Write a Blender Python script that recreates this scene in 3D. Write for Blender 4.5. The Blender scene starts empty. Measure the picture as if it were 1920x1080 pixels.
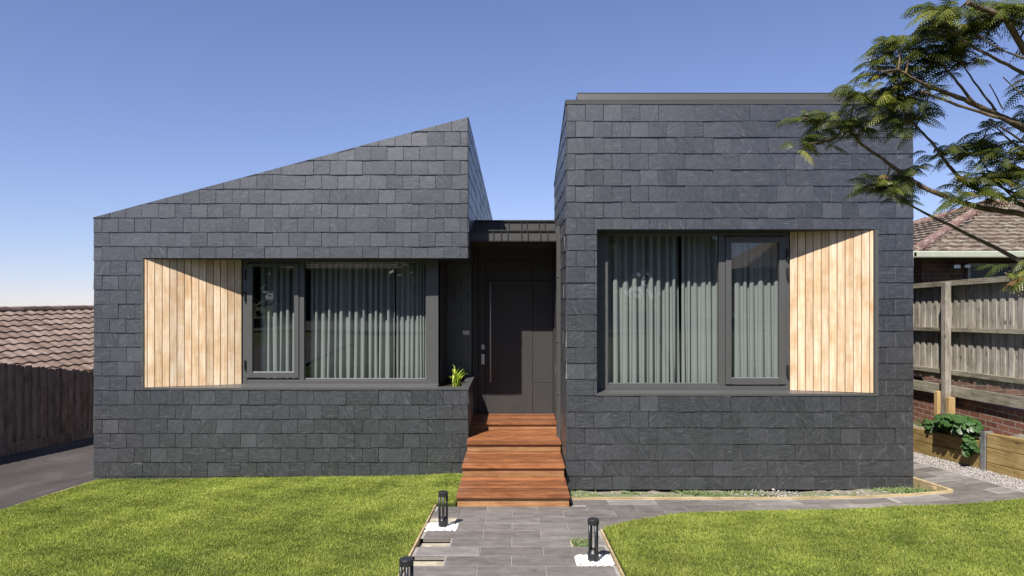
import bpy, bmesh, math, random
import numpy as np
from mathutils import Vector, Matrix
random.seed(7); rng = np.random.default_rng(7)
sc = bpy.context.scene; C = sc.collection
F = 1300.0; VX, VY = 965.0, 555.0; ZC = 2.6
def W(px, py, d): return Vector(((px-VX)*d/F, d, ZC-(py-VY)*d/F))
def SX(px, d): return (px-VX)*d/F
def SZ(py, d): return ZC-(py-VY)*d/F
def lerp(a, b, t): return a+(b-a)*t

# ------------------------------------------------------------------ helpers
class MB:
    """collects polygons; each face carries a random value"""
    def __init__(s): s.v=[]; s.f=[]; s.r=[]; s.mi=[]
    def add(s, vs, fs, r=None, mi=0):
        o=len(s.v); r=random.random() if r is None else r
        s.v += [tuple(v) for v in vs]
        for f in fs: s.f.append([i+o for i in f]); s.r.append(r); s.mi.append(mi)
    def box(s, x0,x1,y0,y1,z0,z1, r=None, mi=0):
        vs=[(x0,y0,z0),(x1,y0,z0),(x1,y1,z0),(x0,y1,z0),(x0,y0,z1),(x1,y0,z1),(x1,y1,z1),(x0,y1,z1)]
        s.add(vs, BF, r, mi)
    def hexa(s, vs, r=None, mi=0): s.add(vs, BF, r, mi)
    def bar(s, a, b, w, h, up=(0,0,1), r=None, mi=0):
        a=Vector(a); b=Vector(b); t=(b-a).normalized(); u=Vector(up); sd=t.cross(u).normalized(); u=sd.cross(t)
        q=lambda p,i,j: p+sd*(i*w/2)+u*(j*h/2)
        s.add([q(a,-1,-1),q(a,1,-1),q(b,1,-1),q(b,-1,-1),q(a,-1,1),q(a,1,1),q(b,1,1),q(b,-1,1)], BF, r, mi)
    def tube(s, pts, rad, n=8, cap=True, r=None, mi=0):
        pts=[Vector(p) for p in pts]; rad=rad if hasattr(rad,'__len__') else [rad]*len(pts)
        rings=[]; vs=[]; prev=None
        for i,p in enumerate(pts):
            t=(pts[min(i+1,len(pts)-1)]-pts[max(i-1,0)]).normalized()
            if prev is None: sd=t.orthogonal().normalized()
            else: sd=(prev-t*prev.dot(t)).normalized()
            prev=sd; u=t.cross(sd)
            for k in range(n):
                a=2*math.pi*k/n; vs.append(p+(sd*math.cos(a)+u*math.sin(a))*rad[i])
        fs=[]
        for i in range(len(pts)-1):
            for k in range(n): fs.append([i*n+k,i*n+(k+1)%n,(i+1)*n+(k+1)%n,(i+1)*n+k])
        if cap: fs.append(list(range(n))[::-1]); fs.append([(len(pts)-1)*n+k for k in range(n)])
        s.add(vs, fs, r, mi)
    def cyl(s, c, rad, z0, z1, n=24, bev=0, r=None, mi=0):
        prof=[(0,z0),(rad-bev,z0),(rad,z0+bev),(rad,z1-bev),(rad-bev,z1),(0,z1)] if bev else [(0,z0),(rad,z0),(rad,z1),(0,z1)]
        s.lathe(c, prof, n, r, mi)
    def lathe(s, c, prof, n=24, r=None, mi=0):
        vs=[];fs=[];m=len(prof)
        for k in range(n):
            a=2*math.pi*k/n
            for (q,z) in prof: vs.append((c[0]+q*math.cos(a),c[1]+q*math.sin(a),z))
        for k in range(n):
            k2=(k+1)%n
            for j in range(m-1):
                if prof[j][0]==0: fs.append([k*m+j,k2*m+j+1,k*m+j+1]) 
                elif prof[j+1][0]==0: fs.append([k*m+j,k2*m+j,k*m+j+1])
                else: fs.append([k*m+j,k2*m+j,k2*m+j+1,k*m+j+1])
        s.add(vs,fs,r,mi)
    def prism(s, poly, y0, y1, r=None, mi=0):
        n=len(poly); vs=[(x,y0,z) for x,z in poly]+[(x,y1,z) for x,z in poly]
        fs=[list(range(n)),list(range(n,2*n))[::-1]]+[[i,i+n,(i+1)%n+n,(i+1)%n] for i in range(n)]
        s.add(vs,fs,r,mi)
    def build(s, name, mats, parent=None, smooth=False, loc=None):
        me=bpy.data.meshes.new(name)
        vs=s.v
        if loc is not None: vs=[(v[0]-loc[0],v[1]-loc[1],v[2]-loc[2]) for v in vs]
        me.from_pydata(vs,[],s.f)
        a=me.attributes.new('rnd','FLOAT','FACE'); a.data.foreach_set('value', s.r)
        mats=mats if isinstance(mats,(list,tuple)) else [mats]
        for m in mats: me.materials.append(m)
        if len(mats)>1: me.polygons.foreach_set('material_index', s.mi)
        if smooth: me.polygons.foreach_set('use_smooth',[True]*len(s.f))
        me.update()
        o=bpy.data.objects.new(name,me); C.objects.link(o)
        if parent is not None: o.parent=parent
        if loc is not None: o.location=loc
        return o
BF=[[0,3,2,1],[4,5,6,7],[0,1,5,4],[1,2,6,5],[2,3,7,6],[3,0,4,7]]
def fixn(o):
    bm=bmesh.new(); bm.from_mesh(o.data); bmesh.ops.recalc_face_normals(bm,faces=bm.faces); bm.to_mesh(o.data); bm.free()
def bev(o, w, seg=2):
    m=o.modifiers.new('bevel','BEVEL'); m.width=w; m.segments=seg; m.limit_method='ANGLE'; return o
def tag(o, label=None, cat=None, group=None, kind=None):
    if label: o['label']=label
    if cat: o['category']=cat
    if group: o['group']=group
    if kind: o['kind']=kind
    return o
def empty(name, loc=(0,0,0)):
    o=bpy.data.objects.new(name,None); C.objects.link(o); o.location=loc; o.empty_display_size=.2; return o
def npmesh(name, V, faces_tri=None, faces_quad=None, mat=None, vcol=None, parent=None, smooth=False):
    me=bpy.data.meshes.new(name)
    nt=0 if faces_tri is None else len(faces_tri); nq=0 if faces_quad is None else len(faces_quad)
    me.vertices.add(len(V)); me.vertices.foreach_set('co', V.astype(np.float32).ravel())
    idx=[]; ls=[]; lt=[]
    if nt: idx.append(faces_tri.ravel()); ls.append(np.arange(nt)*3); lt.append(np.full(nt,3))
    if nq: idx.append(faces_quad.ravel()); ls.append(nt*3+np.arange(nq)*4); lt.append(np.full(nq,4))
    idx=np.concatenate(idx).astype(np.int32); ls=np.concatenate(ls).astype(np.int32)
    me.loops.add(len(idx)); me.loops.foreach_set('vertex_index', idx)
    me.polygons.add(nt+nq); me.polygons.foreach_set('loop_start', ls)
    if vcol is not None:
        a=me.attributes.new('rnd','FLOAT','POINT'); a.data.foreach_set('value', vcol.astype(np.float32))
    if smooth: me.polygons.foreach_set('use_smooth', np.ones(nt+nq,dtype=bool))
    me.update(calc_edges=True); me.materials.append(mat)
    o=bpy.data.objects.new(name,me); C.objects.link(o)
    if parent is not None: o.parent=parent
    return o

# ------------------------------------------------------------------ materials
class NM:
    def __init__(s,name,rough=.6,spec=.5,metal=0):
        s.m=bpy.data.materials.new(name); s.m.use_nodes=True; s.t=s.m.node_tree; s.b=s.t.nodes['Principled BSDF']
        s.b.inputs['Roughness'].default_value=rough; s.b.inputs['Specular IOR Level'].default_value=spec
        s.b.inputs['Metallic'].default_value=metal
    def n(s,ty,**k):
        x=s.t.nodes.new(ty)
        for a,v in k.items():
            if a.startswith('i_'):
                key=a[2:]; key=int(key) if key.isdigit() else key.replace('_',' ')
                s.set(x.inputs[key],v)
            else: setattr(x,a,v)
        return x
    def set(s,inp,v):
        if isinstance(v,bpy.types.NodeSocket): s.t.links.new(v,inp)
        else: inp.default_value=v
    def co(s): return s.n('ShaderNodeTexCoord').outputs['Object']
    def attr(s,name='rnd'): return s.n('ShaderNodeAttribute',attribute_name=name).outputs['Fac']
    def math(s,op,a,b=0,c=0):
        x=s.n('ShaderNodeMath',operation=op); s.set(x.inputs[0],a); s.set(x.inputs[1],b); s.set(x.inputs[2],c); return x.outputs[0]
    def vmath(s,op,a,b):
        x=s.n('ShaderNodeVectorMath',operation=op); s.set(x.inputs[0],a); s.set(x.inputs[1],b); return x.outputs[0]
    def scale(s,v,sc):
        x=s.n('ShaderNodeMapping'); s.set(x.inputs['Vector'],v); s.set(x.inputs['Scale'],sc); return x.outputs[0]
    def noise(s,v,scale,detail=4,rough=.6,dist=0,w=None):
        x=s.n('ShaderNodeTexNoise'); 
        if w is not None: x.noise_dimensions='4D'; s.set(x.inputs['W'],w)
        s.set(x.inputs['Vector'],v); x.inputs['Scale'].default_value=scale; x.inputs['Detail'].default_value=detail
        x.inputs['Roughness'].default_value=rough; x.inputs['Distortion'].default_value=dist
        return x.outputs[0]
    def ramp(s,f,stops,interp='LINEAR'):
        x=s.n('ShaderNodeValToRGB'); s.set(x.inputs[0],f); e=x.color_ramp.elements; x.color_ramp.interpolation=interp
        while len(e)>1: e.remove(e[-1])
        e[0].position=stops[0][0]; e[0].color=col(stops[0][1])
        for p,c in stops[1:]:
            q=e.new(p); q.color=col(c)
        return x.outputs[0]
    def mix(s,f,a,b,mode='MIX'):
        x=s.n('ShaderNodeMix',data_type='RGBA',blend_type=mode); s.set(x.inputs[0],f)
        s.set(x.inputs[6],a if isinstance(a,bpy.types.NodeSocket) else col(a)); s.set(x.inputs[7],b if isinstance(b,bpy.types.NodeSocket) else col(b)); return x.outputs[2]
    def bump(s,h,strength=.3,dist=.01):
        x=s.n('ShaderNodeBump'); s.set(x.inputs['Height'],h); x.inputs['Strength'].default_value=strength; x.inputs['Distance'].default_value=dist
        s.t.links.new(x.outputs[0],s.b.inputs['Normal'])
    def base(s,c): s.set(s.b.inputs['Base Color'], c if isinstance(c,bpy.types.NodeSocket) else col(c)); return s
def col(c):
    if isinstance(c,(int,float)): c=(c,c,c)
    return tuple(c)+(1,) if len(c)==3 else tuple(c)
def rmap(n,v,a,b,c,d):
    x=n.n('ShaderNodeMapRange'); n.set(x.inputs[0],v); x.inputs[1].default_value=a;x.inputs[2].default_value=b;x.inputs[3].default_value=c;x.inputs[4].default_value=d; return x.outputs[0]

def m_slate(name='slate', side=False):
    n=NM(name,.5,.9); co=n.co(); r=n.attr(); n.b.inputs['IOR'].default_value=1.62
    # streak direction differs from slate to slate
    vr=n.n('ShaderNodeVectorRotate',rotation_type='X_AXIS' if side else 'Y_AXIS'); n.set(vr.inputs['Vector'],co)
    band=n.ramp(r,[(0,0.12),(.28,.12),(.3,.5),(.62,.55),(.64,.78),(.85,.8),(.86,.95),(1,.95)])
    ang=n.math('MULTIPLY',n.math('SUBTRACT',band,.5),2.6); n.set(vr.inputs['Angle'],ang)
    st=n.noise(n.scale(vr.outputs[0],(6,6,40)),2.2,6,.62,.9,w=n.math('MULTIPLY',r,37))
    st2=n.noise(n.scale(vr.outputs[0],(4,4,90)),2.0,3,.6,.6,w=n.math('MULTIPLY',r,91))
    fine=n.noise(co,95,4,.7); big=n.noise(co,1.1,3,.6)
    base=n.ramp(r,[(0,(.009,.010,.012)),(.22,(.019,.020,.023)),(.45,(.012,.013,.015)),(.72,(.025,.026,.030)),(.9,(.015,.016,.018)),(1,(.040,.042,.047))])
    c=n.mix(n.math('MULTIPLY',n.ramp(st,[(.42,0),(.70,1)]),.7),base,(.046,.049,.057))
    c=n.mix(n.math('MULTIPLY',n.ramp(st2,[(.56,0),(.68,1)]),.7),c,(.15,.155,.17))
    c=n.mix(.5,c,n.ramp(fine,[(.3,.55),(.7,1.45)]),'MULTIPLY')
    c=n.mix(.6,c,n.ramp(big,[(.35,.8),(.7,1.2)]),'MULTIPLY')
    chalk=n.noise(co,5,6,.75,1.2)
    c=n.mix(n.math('MULTIPLY',n.ramp(chalk,[(.62,0),(.72,1)]),.4),c,(.20,.20,.21))
    n.base(c)
    n.set(n.b.inputs['Roughness'],rmap(n,st,.3,.7,.37,.47))
    h=n.math('ADD',n.math('MULTIPLY',st,1.0),n.math('MULTIPLY',fine,.35))
    n.bump(h,.34,.005); return n.m
def m_timber(name, cols, axis=2, rough=.55, spec=.3, grain=1, bumpst=.25, knots=False, streak=(.5,.5,.5)):
    n=NM(name,rough,spec); co=n.co(); r=n.attr()
    s=[14,14,14]; s[axis]=.9; off=n.n('ShaderNodeCombineXYZ'); 
    w=n.math('MULTIPLY',r,57)
    g=n.noise(n.scale(co,tuple(s)),2.4*grain,5,.65,.8,w=w)
    s2=[60,60,60]; s2[axis]=1.6
    g2=n.noise(n.scale(co,tuple(s2)),1.6*grain,3,.6,.3,w=w)
    bl=n.noise(co,3.2,4,.6,.4,w=w)
    c=n.ramp(g,[(.30,cols[0]),(.5,cols[1]),(.72,cols[2])])
    c=n.mix(.55,c,n.ramp(g2,[(.35,.72),(.62,1.12)]),'MULTIPLY')
    c=n.mix(1 if name=='oiled_decking' else .7,c,n.ramp(r,[(0,.66),(.5,1.0),(1,1.28)] if name=='oiled_decking' else [(0,.78),(.5,1.0),(1,1.16)]),'MULTIPLY')
    c=n.mix(.8,c,n.ramp(bl,[(.35,streak),(.6,(1.08,1.08,1.08))]),'MULTIPLY')
    if knots:
        v=n.n('ShaderNodeTexVoronoi',feature='DISTANCE_TO_EDGE' if 0 else 'F1'); k=[6,6,6]; k[axis]=2.2
        n.set(v.inputs['Vector'],n.scale(co,tuple(k))); v.inputs['Scale'].default_value=1.4
        c=n.mix(n.ramp(v.outputs[0],[(.07,.75),(.15,0)]),c,(.03,.018,.01))
    n.base(c); n.bump(n.math('ADD',g,n.math('MULTIPLY',g2,.6)),bumpst,.004); return n.m
def m_plain(name,c,rough=.5,spec=.5,metal=0,var=.12,bump=0.0,sc=8):
    n=NM(name,rough,spec,metal); co=n.co(); a=n.noise(co,sc,5,.6)
    cc=n.mix(1,n.mix(0,c,c),n.ramp(a,[(.3,1-var),(.7,1+var)]),'MULTIPLY'); n.base(cc)
    if bump: n.bump(n.noise(co,sc*12,4,.7),bump,.003)
    return n.m
M={}
M['slate']=m_slate('slate'); M['slate_side']=m_slate('slate_side',True)
M['slate_edge']=m_plain('slate_broken_edge',(.20,.20,.21),.8,.2,0,.3)
M['backing']=m_plain('dark_membrane',(.008,.008,.009),.9,.2)
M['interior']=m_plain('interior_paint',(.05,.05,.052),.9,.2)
M['metal']=m_plain('charcoal_metal',(.062,.059,.055),.42,.5,0,.06,.05)
M['frame']=m_plain('window_frame_paint',(.075,.075,.073),.38,.5,0,.04,.03)
M['door']=m_plain('door_paint',(.042,.040,.038),.55,.3,0,.06,.03,3)
M['dark']=m_plain('dark_metal',(.03,.03,.031),.45,.5,0,.05)
M['steel']=m_plain('brushed_steel',(.50,.50,.51),.45,.5,.35,.1)
M['black']=m_plain('black_powder_coat',(.017,.018,.020),.42,.5,0,.1,.12,20)
M['cedar']=m_timber('pale_cedar',[(.50,.35,.21),(.63,.485,.325),(.72,.61,.47)],2,.6,.25,.6,.2,False,(.88,.72,.55))
M['cedar_groove']=m_plain('cedar_groove',(.12,.045,.02),.8,.2)
M['deck']=m_timber('oiled_decking',[(.14,.050,.020),(.25,.095,.036),(.36,.155,.062)],0,.32,.5,2.2,.3,False,(.60,.52,.50))
M['deck_riser']=m_timber('oiled_riser_board',[(.22,.10,.04),(.33,.17,.075),(.43,.25,.125)],0,.45,.4,.8,.25,False,(.75,.68,.6))
M['old_timber']=m_timber('weathered_paling',[(.17,.15,.125),(.38,.345,.295),(.47,.43,.37)],2,.85,.15,1,.5,True,(.55,.52,.48))
M['old_rail']=m_timber('weathered_rail',[(.13,.115,.085),(.30,.27,.21),(.43,.395,.32)],1,.85,.15,1,.5,True,(.6,.6,.5))
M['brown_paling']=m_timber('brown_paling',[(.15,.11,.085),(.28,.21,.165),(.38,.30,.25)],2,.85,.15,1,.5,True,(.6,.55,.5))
M['sleeper']=m_timber('treated_pine_sleeper',[(.20,.13,.045),(.36,.25,.10),(.46,.34,.16)],1,.75,.2,.8,.3,True,(.7,.68,.55))
M['newpine']=m_timber('new_pine',[(.30,.19,.08),(.44,.30,.14),(.52,.37,.19)],2,.7,.2,.8,.2,False,(.85,.8,.7))
M['edging']=m_timber('timber_edging',[(.26,.19,.10),(.42,.32,.18),(.52,.42,.26)],0,.8,.2,.8,.3,True,(.7,.7,.6))
def m_paver():
    n=NM('bluestone_paver',.6,.35); co=n.co(); r=n.attr()
    a=n.noise(n.scale(co,(1,3.2,1)),2.3,6,.65,.7,w=n.math('MULTIPLY',r,20)); f=n.noise(co,120,3,.8); b=n.noise(co,.9,3,.6)
    c=n.ramp(r,[(0,(.124,.110,.098)),(.4,(.145,.130,.117)),(.8,(.160,.145,.131)),(1,(.22,.203,.186))])
    c=n.mix(1,c,n.ramp(a,[(.3,.70),(.7,1.32)]),'MULTIPLY'); c=n.mix(.6,c,n.ramp(f,[(.3,.7),(.7,1.3)]),'MULTIPLY')
    c=n.mix(1,c,n.ramp(n.noise(co,6,6,.75,.6),[(.32,.80),(.68,1.2)]),'MULTIPLY'); c=n.mix(.8,c,n.ramp(b,[(.35,.84),(.65,1.16)]),'MULTIPLY')
    st=n.noise(co,3.1,6,.8,1.0); c=n.mix(n.math('MULTIPLY',n.ramp(st,[(.62,0),(.74,1)]),.4),c,(.36,.34,.32))
    n.base(c); n.bump(n.math('ADD',a,n.math('MULTIPLY',f,.3)),.25,.004); return n.m
M['paver']=m_paver()
M['grout']=m_plain('pale_grout',(.30,.275,.245),.9,.2,0,.2,.3,14)
def m_asphalt():
    n=NM('worn_asphalt',.8,.3); co=n.co()
    v=n.noise(co,220,2,.8); b=n.noise(n.scale(co,(2.2,.7,1)),1.1,6,.65,.6)
    c=n.ramp(b,[(.3,(.046,.039,.036)),(.55,(.068,.058,.054)),(.75,(.105,.092,.086))]); c=n.mix(.7,c,n.ramp(v,[(.3,.6),(.7,1.4)]),'MULTIPLY')
    n.base(c); n.bump(v,.4,.006); return n.m
M['asphalt']=m_asphalt()
def m_ground():
    n=NM('ground_soil',.9,.15); co=n.co()
    a=n.noise(co,.6,6,.7); f=n.noise(co,40,4,.7)
    c=n.ramp(a,[(.35,(.055,.075,.022)),(.6,(.10,.105,.045))]); c=n.mix(.6,c,n.ramp(f,[(.3,.6),(.7,1.4)]),'MULTIPLY'); n.base(c); n.bump(f,.5,.02); return n.m
M['ground']=m_ground()
M['lawnbase']=m_plain('lawn_thatch',(.045,.060,.014),.95,.1,0,.25,.4,9)
def m_soil():
    n=NM('stony_soil',.95,.15); co=n.co(); a=n.noise(co,18,6,.75); b=n.noise(co,3,4,.6)
    c=n.ramp(a,[(.32,(.10,.085,.06)),(.5,(.22,.195,.15)),(.7,(.36,.34,.29))]); c=n.mix(n.ramp(b,[(.48,0),(.6,.6)]),c,(.11,.16,.05)); n.base(c); n.bump(a,.7,.02); return n.m
M['soil']=m_soil()
M['sand']=m_plain('sandy_bed',(.36,.32,.24),.95,.1,0,.35,.5,9)
M['darksoil']=m_plain('potting_soil',(.03,.022,.015),.95,.1,0,.4,.6,14)
def m_rnd(name,stops,rough=.6,spec=.3,sub=0,trans=0,noise=True):
    n=NM(name,rough,spec); r=n.attr(); c=n.ramp(r,stops)
    if noise: c=n.mix(.7,c,n.ramp(n.noise(n.co(),1.3,4,.6),[(.33,.72),(.68,1.25)]),'MULTIPLY')
    n.base(c)
    if trans:
        tr=n.n('ShaderNodeBsdfTranslucent'); n.set(tr.inputs[0],n.mix(1,c,(1.3,1.5,.5),'MULTIPLY'))
        mx=n.n('ShaderNodeMixShader'); mx.inputs[0].default_value=trans
        n.t.links.new(n.b.outputs[0],mx.inputs[1]); n.t.links.new(tr.outputs[0],mx.inputs[2])
        out=[x for x in n.t.nodes if x.type=='OUTPUT_MATERIAL'][0]; n.t.links.new(mx.outputs[0],out.inputs[0])
    return n.m
M['grass']=m_rnd('grass_blade',[(0,(.085,.12,.024)),(.35,(.215,.265,.048)),(.75,(.37,.41,.085)),(.93,(.43,.45,.10)),(1,(.54,.50,.20))],.6,.18,0,.3)
M['weed']=m_rnd('weed_leaf',[(0,(.10,.16,.05)),(.5,(.18,.24,.09)),(1,(.34,.36,.2))],.6,.3,0,.25)
M['frond']=m_rnd('frond_leaf',[(0,(.038,.050,.012)),(.45,(.082,.100,.018)),(.8,(.165,.178,.032)),(.95,(.28,.27,.05)),(1,(.22,.12,.05))],.38,.5,0,.28,False)
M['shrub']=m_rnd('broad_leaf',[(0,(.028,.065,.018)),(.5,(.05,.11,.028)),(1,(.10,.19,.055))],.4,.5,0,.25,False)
M['strap']=m_rnd('strappy_leaf',[(0,(.22,.30,.03)),(.5,(.42,.52,.06)),(1,(.62,.66,.14))],.45,.4,0,.3,False)
M['streettree']=m_rnd('dark_foliage',[(0,(.018,.032,.010)),(.6,(.04,.065,.018)),(1,(.09,.12,.04))],.5,.4,0,.2,False)
M['pebble']=m_plain('white_pebble',(.76,.75,.72),.7,.3,0,.05)
M['gravel']=m_rnd('gravel_stone',[(0,(.17,.15,.135)),(.5,(.30,.27,.25)),(1,(.46,.43,.40))],.8,.2,0,0,False)
def m_bark():
    n=NM('bark',.8,.25); co=n.co(); a=n.noise(co,26,5,.7,.4); b=n.noise(co,5,3,.6)
    c=n.ramp(a,[(.3,(.05,.036,.022)),(.55,(.135,.10,.062)),(.75,(.24,.19,.125))]); c=n.mix(n.ramp(b,[(.5,0),(.66,.55)]),c,(.20,.13,.07)); n.base(c); n.bump(a,.5,.006); return n.m
M['bark']=m_bark()
def m_roof(name,cols,moss=None,mossamt=(.5,.62)):
    n=NM(name,.75,.25); co=n.co(); r=n.attr(); a=n.noise(co,9,6,.7,.3); b=n.noise(co,1.4,5,.7,.5)
    c=n.ramp(r,[(0,cols[0]),(.5,cols[1]),(1,cols[2])]); c=n.mix(.75,c,n.ramp(a,[(.3,.62),(.7,1.35)]),'MULTIPLY')
    if moss: c=n.mix(n.ramp(n.noise(co,7,6,.8,.8),[(mossamt[0],0),(mossamt[1],1)]),c,moss)
    else: c=n.mix(.6,c,n.ramp(b,[(.35,.8),(.65,1.2)]),'MULTIPLY')
    n.base(c); n.bump(a,.3,.01); return n.m
M['rooftile_l']=m_roof('brown_concrete_tile',[(.135,.092,.070),(.18,.13,.102),(.24,.18,.145)])
M['rooftile_r']=m_roof('lichened_tile',[(.095,.062,.048),(.14,.097,.076),(.19,.14,.11)],(.30,.28,.215),(.46,.64))
M['ridge_r']=m_roof('ridge_tile',[(.14,.080,.065),(.175,.102,.085),(.21,.13,.105)],(.40,.36,.30),(.52,.68))
def m_brick(name='brick',c1=(.14,.055,.040),c2=(.24,.105,.072),mort=(.30,.26,.21),horiz='Y'):
    n=NM(name,.85,.2); co=n.co(); sp=n.n('ShaderNodeSeparateXYZ'); n.set(sp.inputs[0],co)
    cb=n.n('ShaderNodeCombineXYZ'); n.set(cb.inputs[0],sp.outputs[1 if horiz=='Y' else 0]); n.set(cb.inputs[1],sp.outputs[2])
    b=n.n('ShaderNodeTexBrick'); n.set(b.inputs['Vector'],cb.outputs[0]); b.inputs['Scale'].default_value=1
    b.inputs['Brick Width'].default_value=.24; b.inputs['Row Height'].default_value=.086; b.inputs['Mortar Size'].default_value=.007
    b.inputs['Color1'].default_value=col(c1); b.inputs['Color2'].default_value=col(c2); b.inputs['Mortar'].default_value=col(mort)
    a=n.noise(co,22,5,.7); c=n.mix(.8,b.outputs[0],n.ramp(a,[(.3,.55),(.7,1.4)]),'MULTIPLY'); n.base(c)
    n.bump(n.math('ADD',n.math('MULTIPLY',b.outputs[1],-1),n.math('MULTIPLY',a,.4)),.7,.012); return n.m
M['brick']=m_brick(); M['brick_front']=m_brick('brick_front',(.085,.045,.034),(.14,.075,.052),(.15,.13,.11),'X')
M['gutter']=m_plain('gutter_paint',(.36,.38,.30),.5,.4,0,.1)
M['galv']=m_plain('galvanised_steel',(.50,.51,.53),.42,.5,.8,.2,.1,12)
M['cloth']=m_plain('curtain_cloth',(.29,.315,.30),.9,.15,0,.05,.25,30)
M['whiteplate']=m_plain('plate',(.6,.6,.6),.35,.5)
def m_glass():
    n=NM('window_glass',.0,.5); t=n.t; t.nodes.remove(n.b)
    tr=t.nodes.new('ShaderNodeBsdfTransparent'); tr.inputs[0].default_value=(.80,.82,.815,1)
    gl=t.nodes.new('ShaderNodeBsdfGlossy'); gl.inputs['Roughness'].default_value=.004
    ge=t.nodes.new('ShaderNodeNewGeometry'); dt=n.n('ShaderNodeVectorMath',operation='DOT_PRODUCT'); t.links.new(ge.outputs['Normal'],dt.inputs[0]); t.links.new(ge.outputs['Incoming'],dt.inputs[1])
    cs=n.math('ABSOLUTE',dt.outputs['Value']); fz_=n.math('ADD',n.math('MULTIPLY',n.math('POWER',n.math('SUBTRACT',1,cs),5),.9),.10)
    mx=t.nodes.new('ShaderNodeMixShader'); t.links.new(fz_,mx.inputs[0]); t.links.new(tr.outputs[0],mx.inputs[1]); t.links.new(gl.outputs[0],mx.inputs[2])
    out=[x for x in t.nodes if x.type=='OUTPUT_MATERIAL'][0]; t.links.new(mx.outputs[0],out.inputs[0]); return n.m
M['glass']=m_glass()

# ------------------------------------------------------------------ terrain
def c_side(x):
    t=np.clip((np.asarray(x,dtype=float)-3)/3.6,0,1); return .24*t**3
def G(x,y):
    y=np.asarray(y,dtype=float); z=np.where(y>0, -1.907-.0777*y, -1.907-.03*y)
    z=np.where(y<-30,-1.907+.9+0*y,z)
    return ZC+z+c_side(x)-.07*np.clip((-1.0-np.asarray(x,dtype=float))/5.3,0,1)-.02*np.clip((-1.0-np.asarray(x,dtype=float))/.3,0,1)+.16*np.clip((-6.5-np.asarray(x,dtype=float))/2.4,0,1)
def g(x,y): return float(G(x,y))
def sheet(name,xs,ys,dz,mat,mask=None,skirt=0):
    V=[];idx={};F_=[]
    for j,y in enumerate(ys):
        for i,x in enumerate(xs):
            idx[(i,j)]=len(V); V.append((x,y,g(x,y)+dz))
    for j in range(len(ys)-1):
        for i in range(len(xs)-1):
            F_.append([idx[(i,j)],idx[(i+1,j)],idx[(i+1,j+1)],idx[(i,j+1)]])
    me=bpy.data.meshes.new(name); me.from_pydata(V,[],F_); me.materials.append(mat); o=bpy.data.objects.new(name,me); C.objects.link(o); return o
xs=[-400,-200,-100,-50,-25,-15,-10]+[x*.5 for x in range(-18,19)]+[10,15,25,50,100,200,400]
ys=[-200,-100,-60,-30.01,-30,-20,-12,-6,-2,0]+[y*.5 for y in range(1,35)]+[20,26,35,50,80,120,200,400]
gr=sheet('ground',xs,ys,-.09,M['ground']); tag(gr,kind='structure')

# driveway
dv=sheet('driveway',[-8.98,-8.3,-7.6,-7,-6.39],[-6,-3,0]+[y for y in range(1,30)],-.012,M['asphalt']); tag(dv,kind='structure')
# road across the street side, reflected in the glass
rd=sheet('road',[-60,-30,-10,0,10,30,60],[-15,-13,-11,-9.5],-.02,M['asphalt']); tag(rd,kind='structure')

# ------------------------------------------------------------------ path of pavers
XL0,XR0=-.955,.895
def lawn_edge(x):      # y of the far edge of the right-hand lawn
    P=[(.9,7.31),(1.27,7.65),(1.94,8.02),(2.6,8.12),(3.23,8.16),(4.66,8.26),(6.0,8.17),(7,8.05)]
    for (a,b),(c,d) in zip(P,P[1:]):
        if x<=c: return lerp(b,d,(x-a)/(c-a))
    return P[-1][1]
pv=MB(); bollard_cells=[]
def paver(x0,x1,y0,y1,r=None,th=.04,gap=.0035):
    x0+=gap;x1-=gap;y0+=gap;y1-=gap; dz=random.uniform(-.0015,.0015); b=.003
    if x1-x0<.02 or y1-y0<.02: return
    v=[(x,y,g(x,y)-th) for x,y in((x0,y0),(x1,y0),(x1,y1),(x0,y1))]+[(x,y,g(x,y)+dz) for x,y in((x0+b,y0+b),(x1-b,y0+b),(x1-b,y1-b),(x0+b,y1-b))]
    v2=[(x,y,g(x,y)+dz-b) for x,y in((x0,y0),(x1,y0),(x1,y1),(x0,y1))]
    r=random.random() if r is None else r
    pv.add(v[:4]+v2+v[4:],[[0,1,5,4],[1,2,6,5],[2,3,7,6],[3,0,4,7],[4,5,9,8],[5,6,10,9],[6,7,11,10],[7,4,8,11],[8,9,10,11]],r)
rows=[8.5-.0-.3*k for k in range(-7,24)]   # row lines
holes=[(-.955,-.66,7.60,7.90,'pale'),(-.955,-.62,7.31,7.61,'peb'),(-.955,-.64,6.72,7.02,'pit'),(-.955,-.64,6.12,6.42,'pit'),(-.955,-.64,5.52,5.82,'pit'),(-.955,-.60,4.93,5.23,'peb'),
       (.55,.895,6.13,6.43,'peb'),(.55,.75,6.73,7.03,'weed')]
def in_hole(x,y):
    for h in holes:
        if h[0]-.01<=x<=h[1]+.01 and h[2]<=y<=h[3]: return h
    return None
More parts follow.
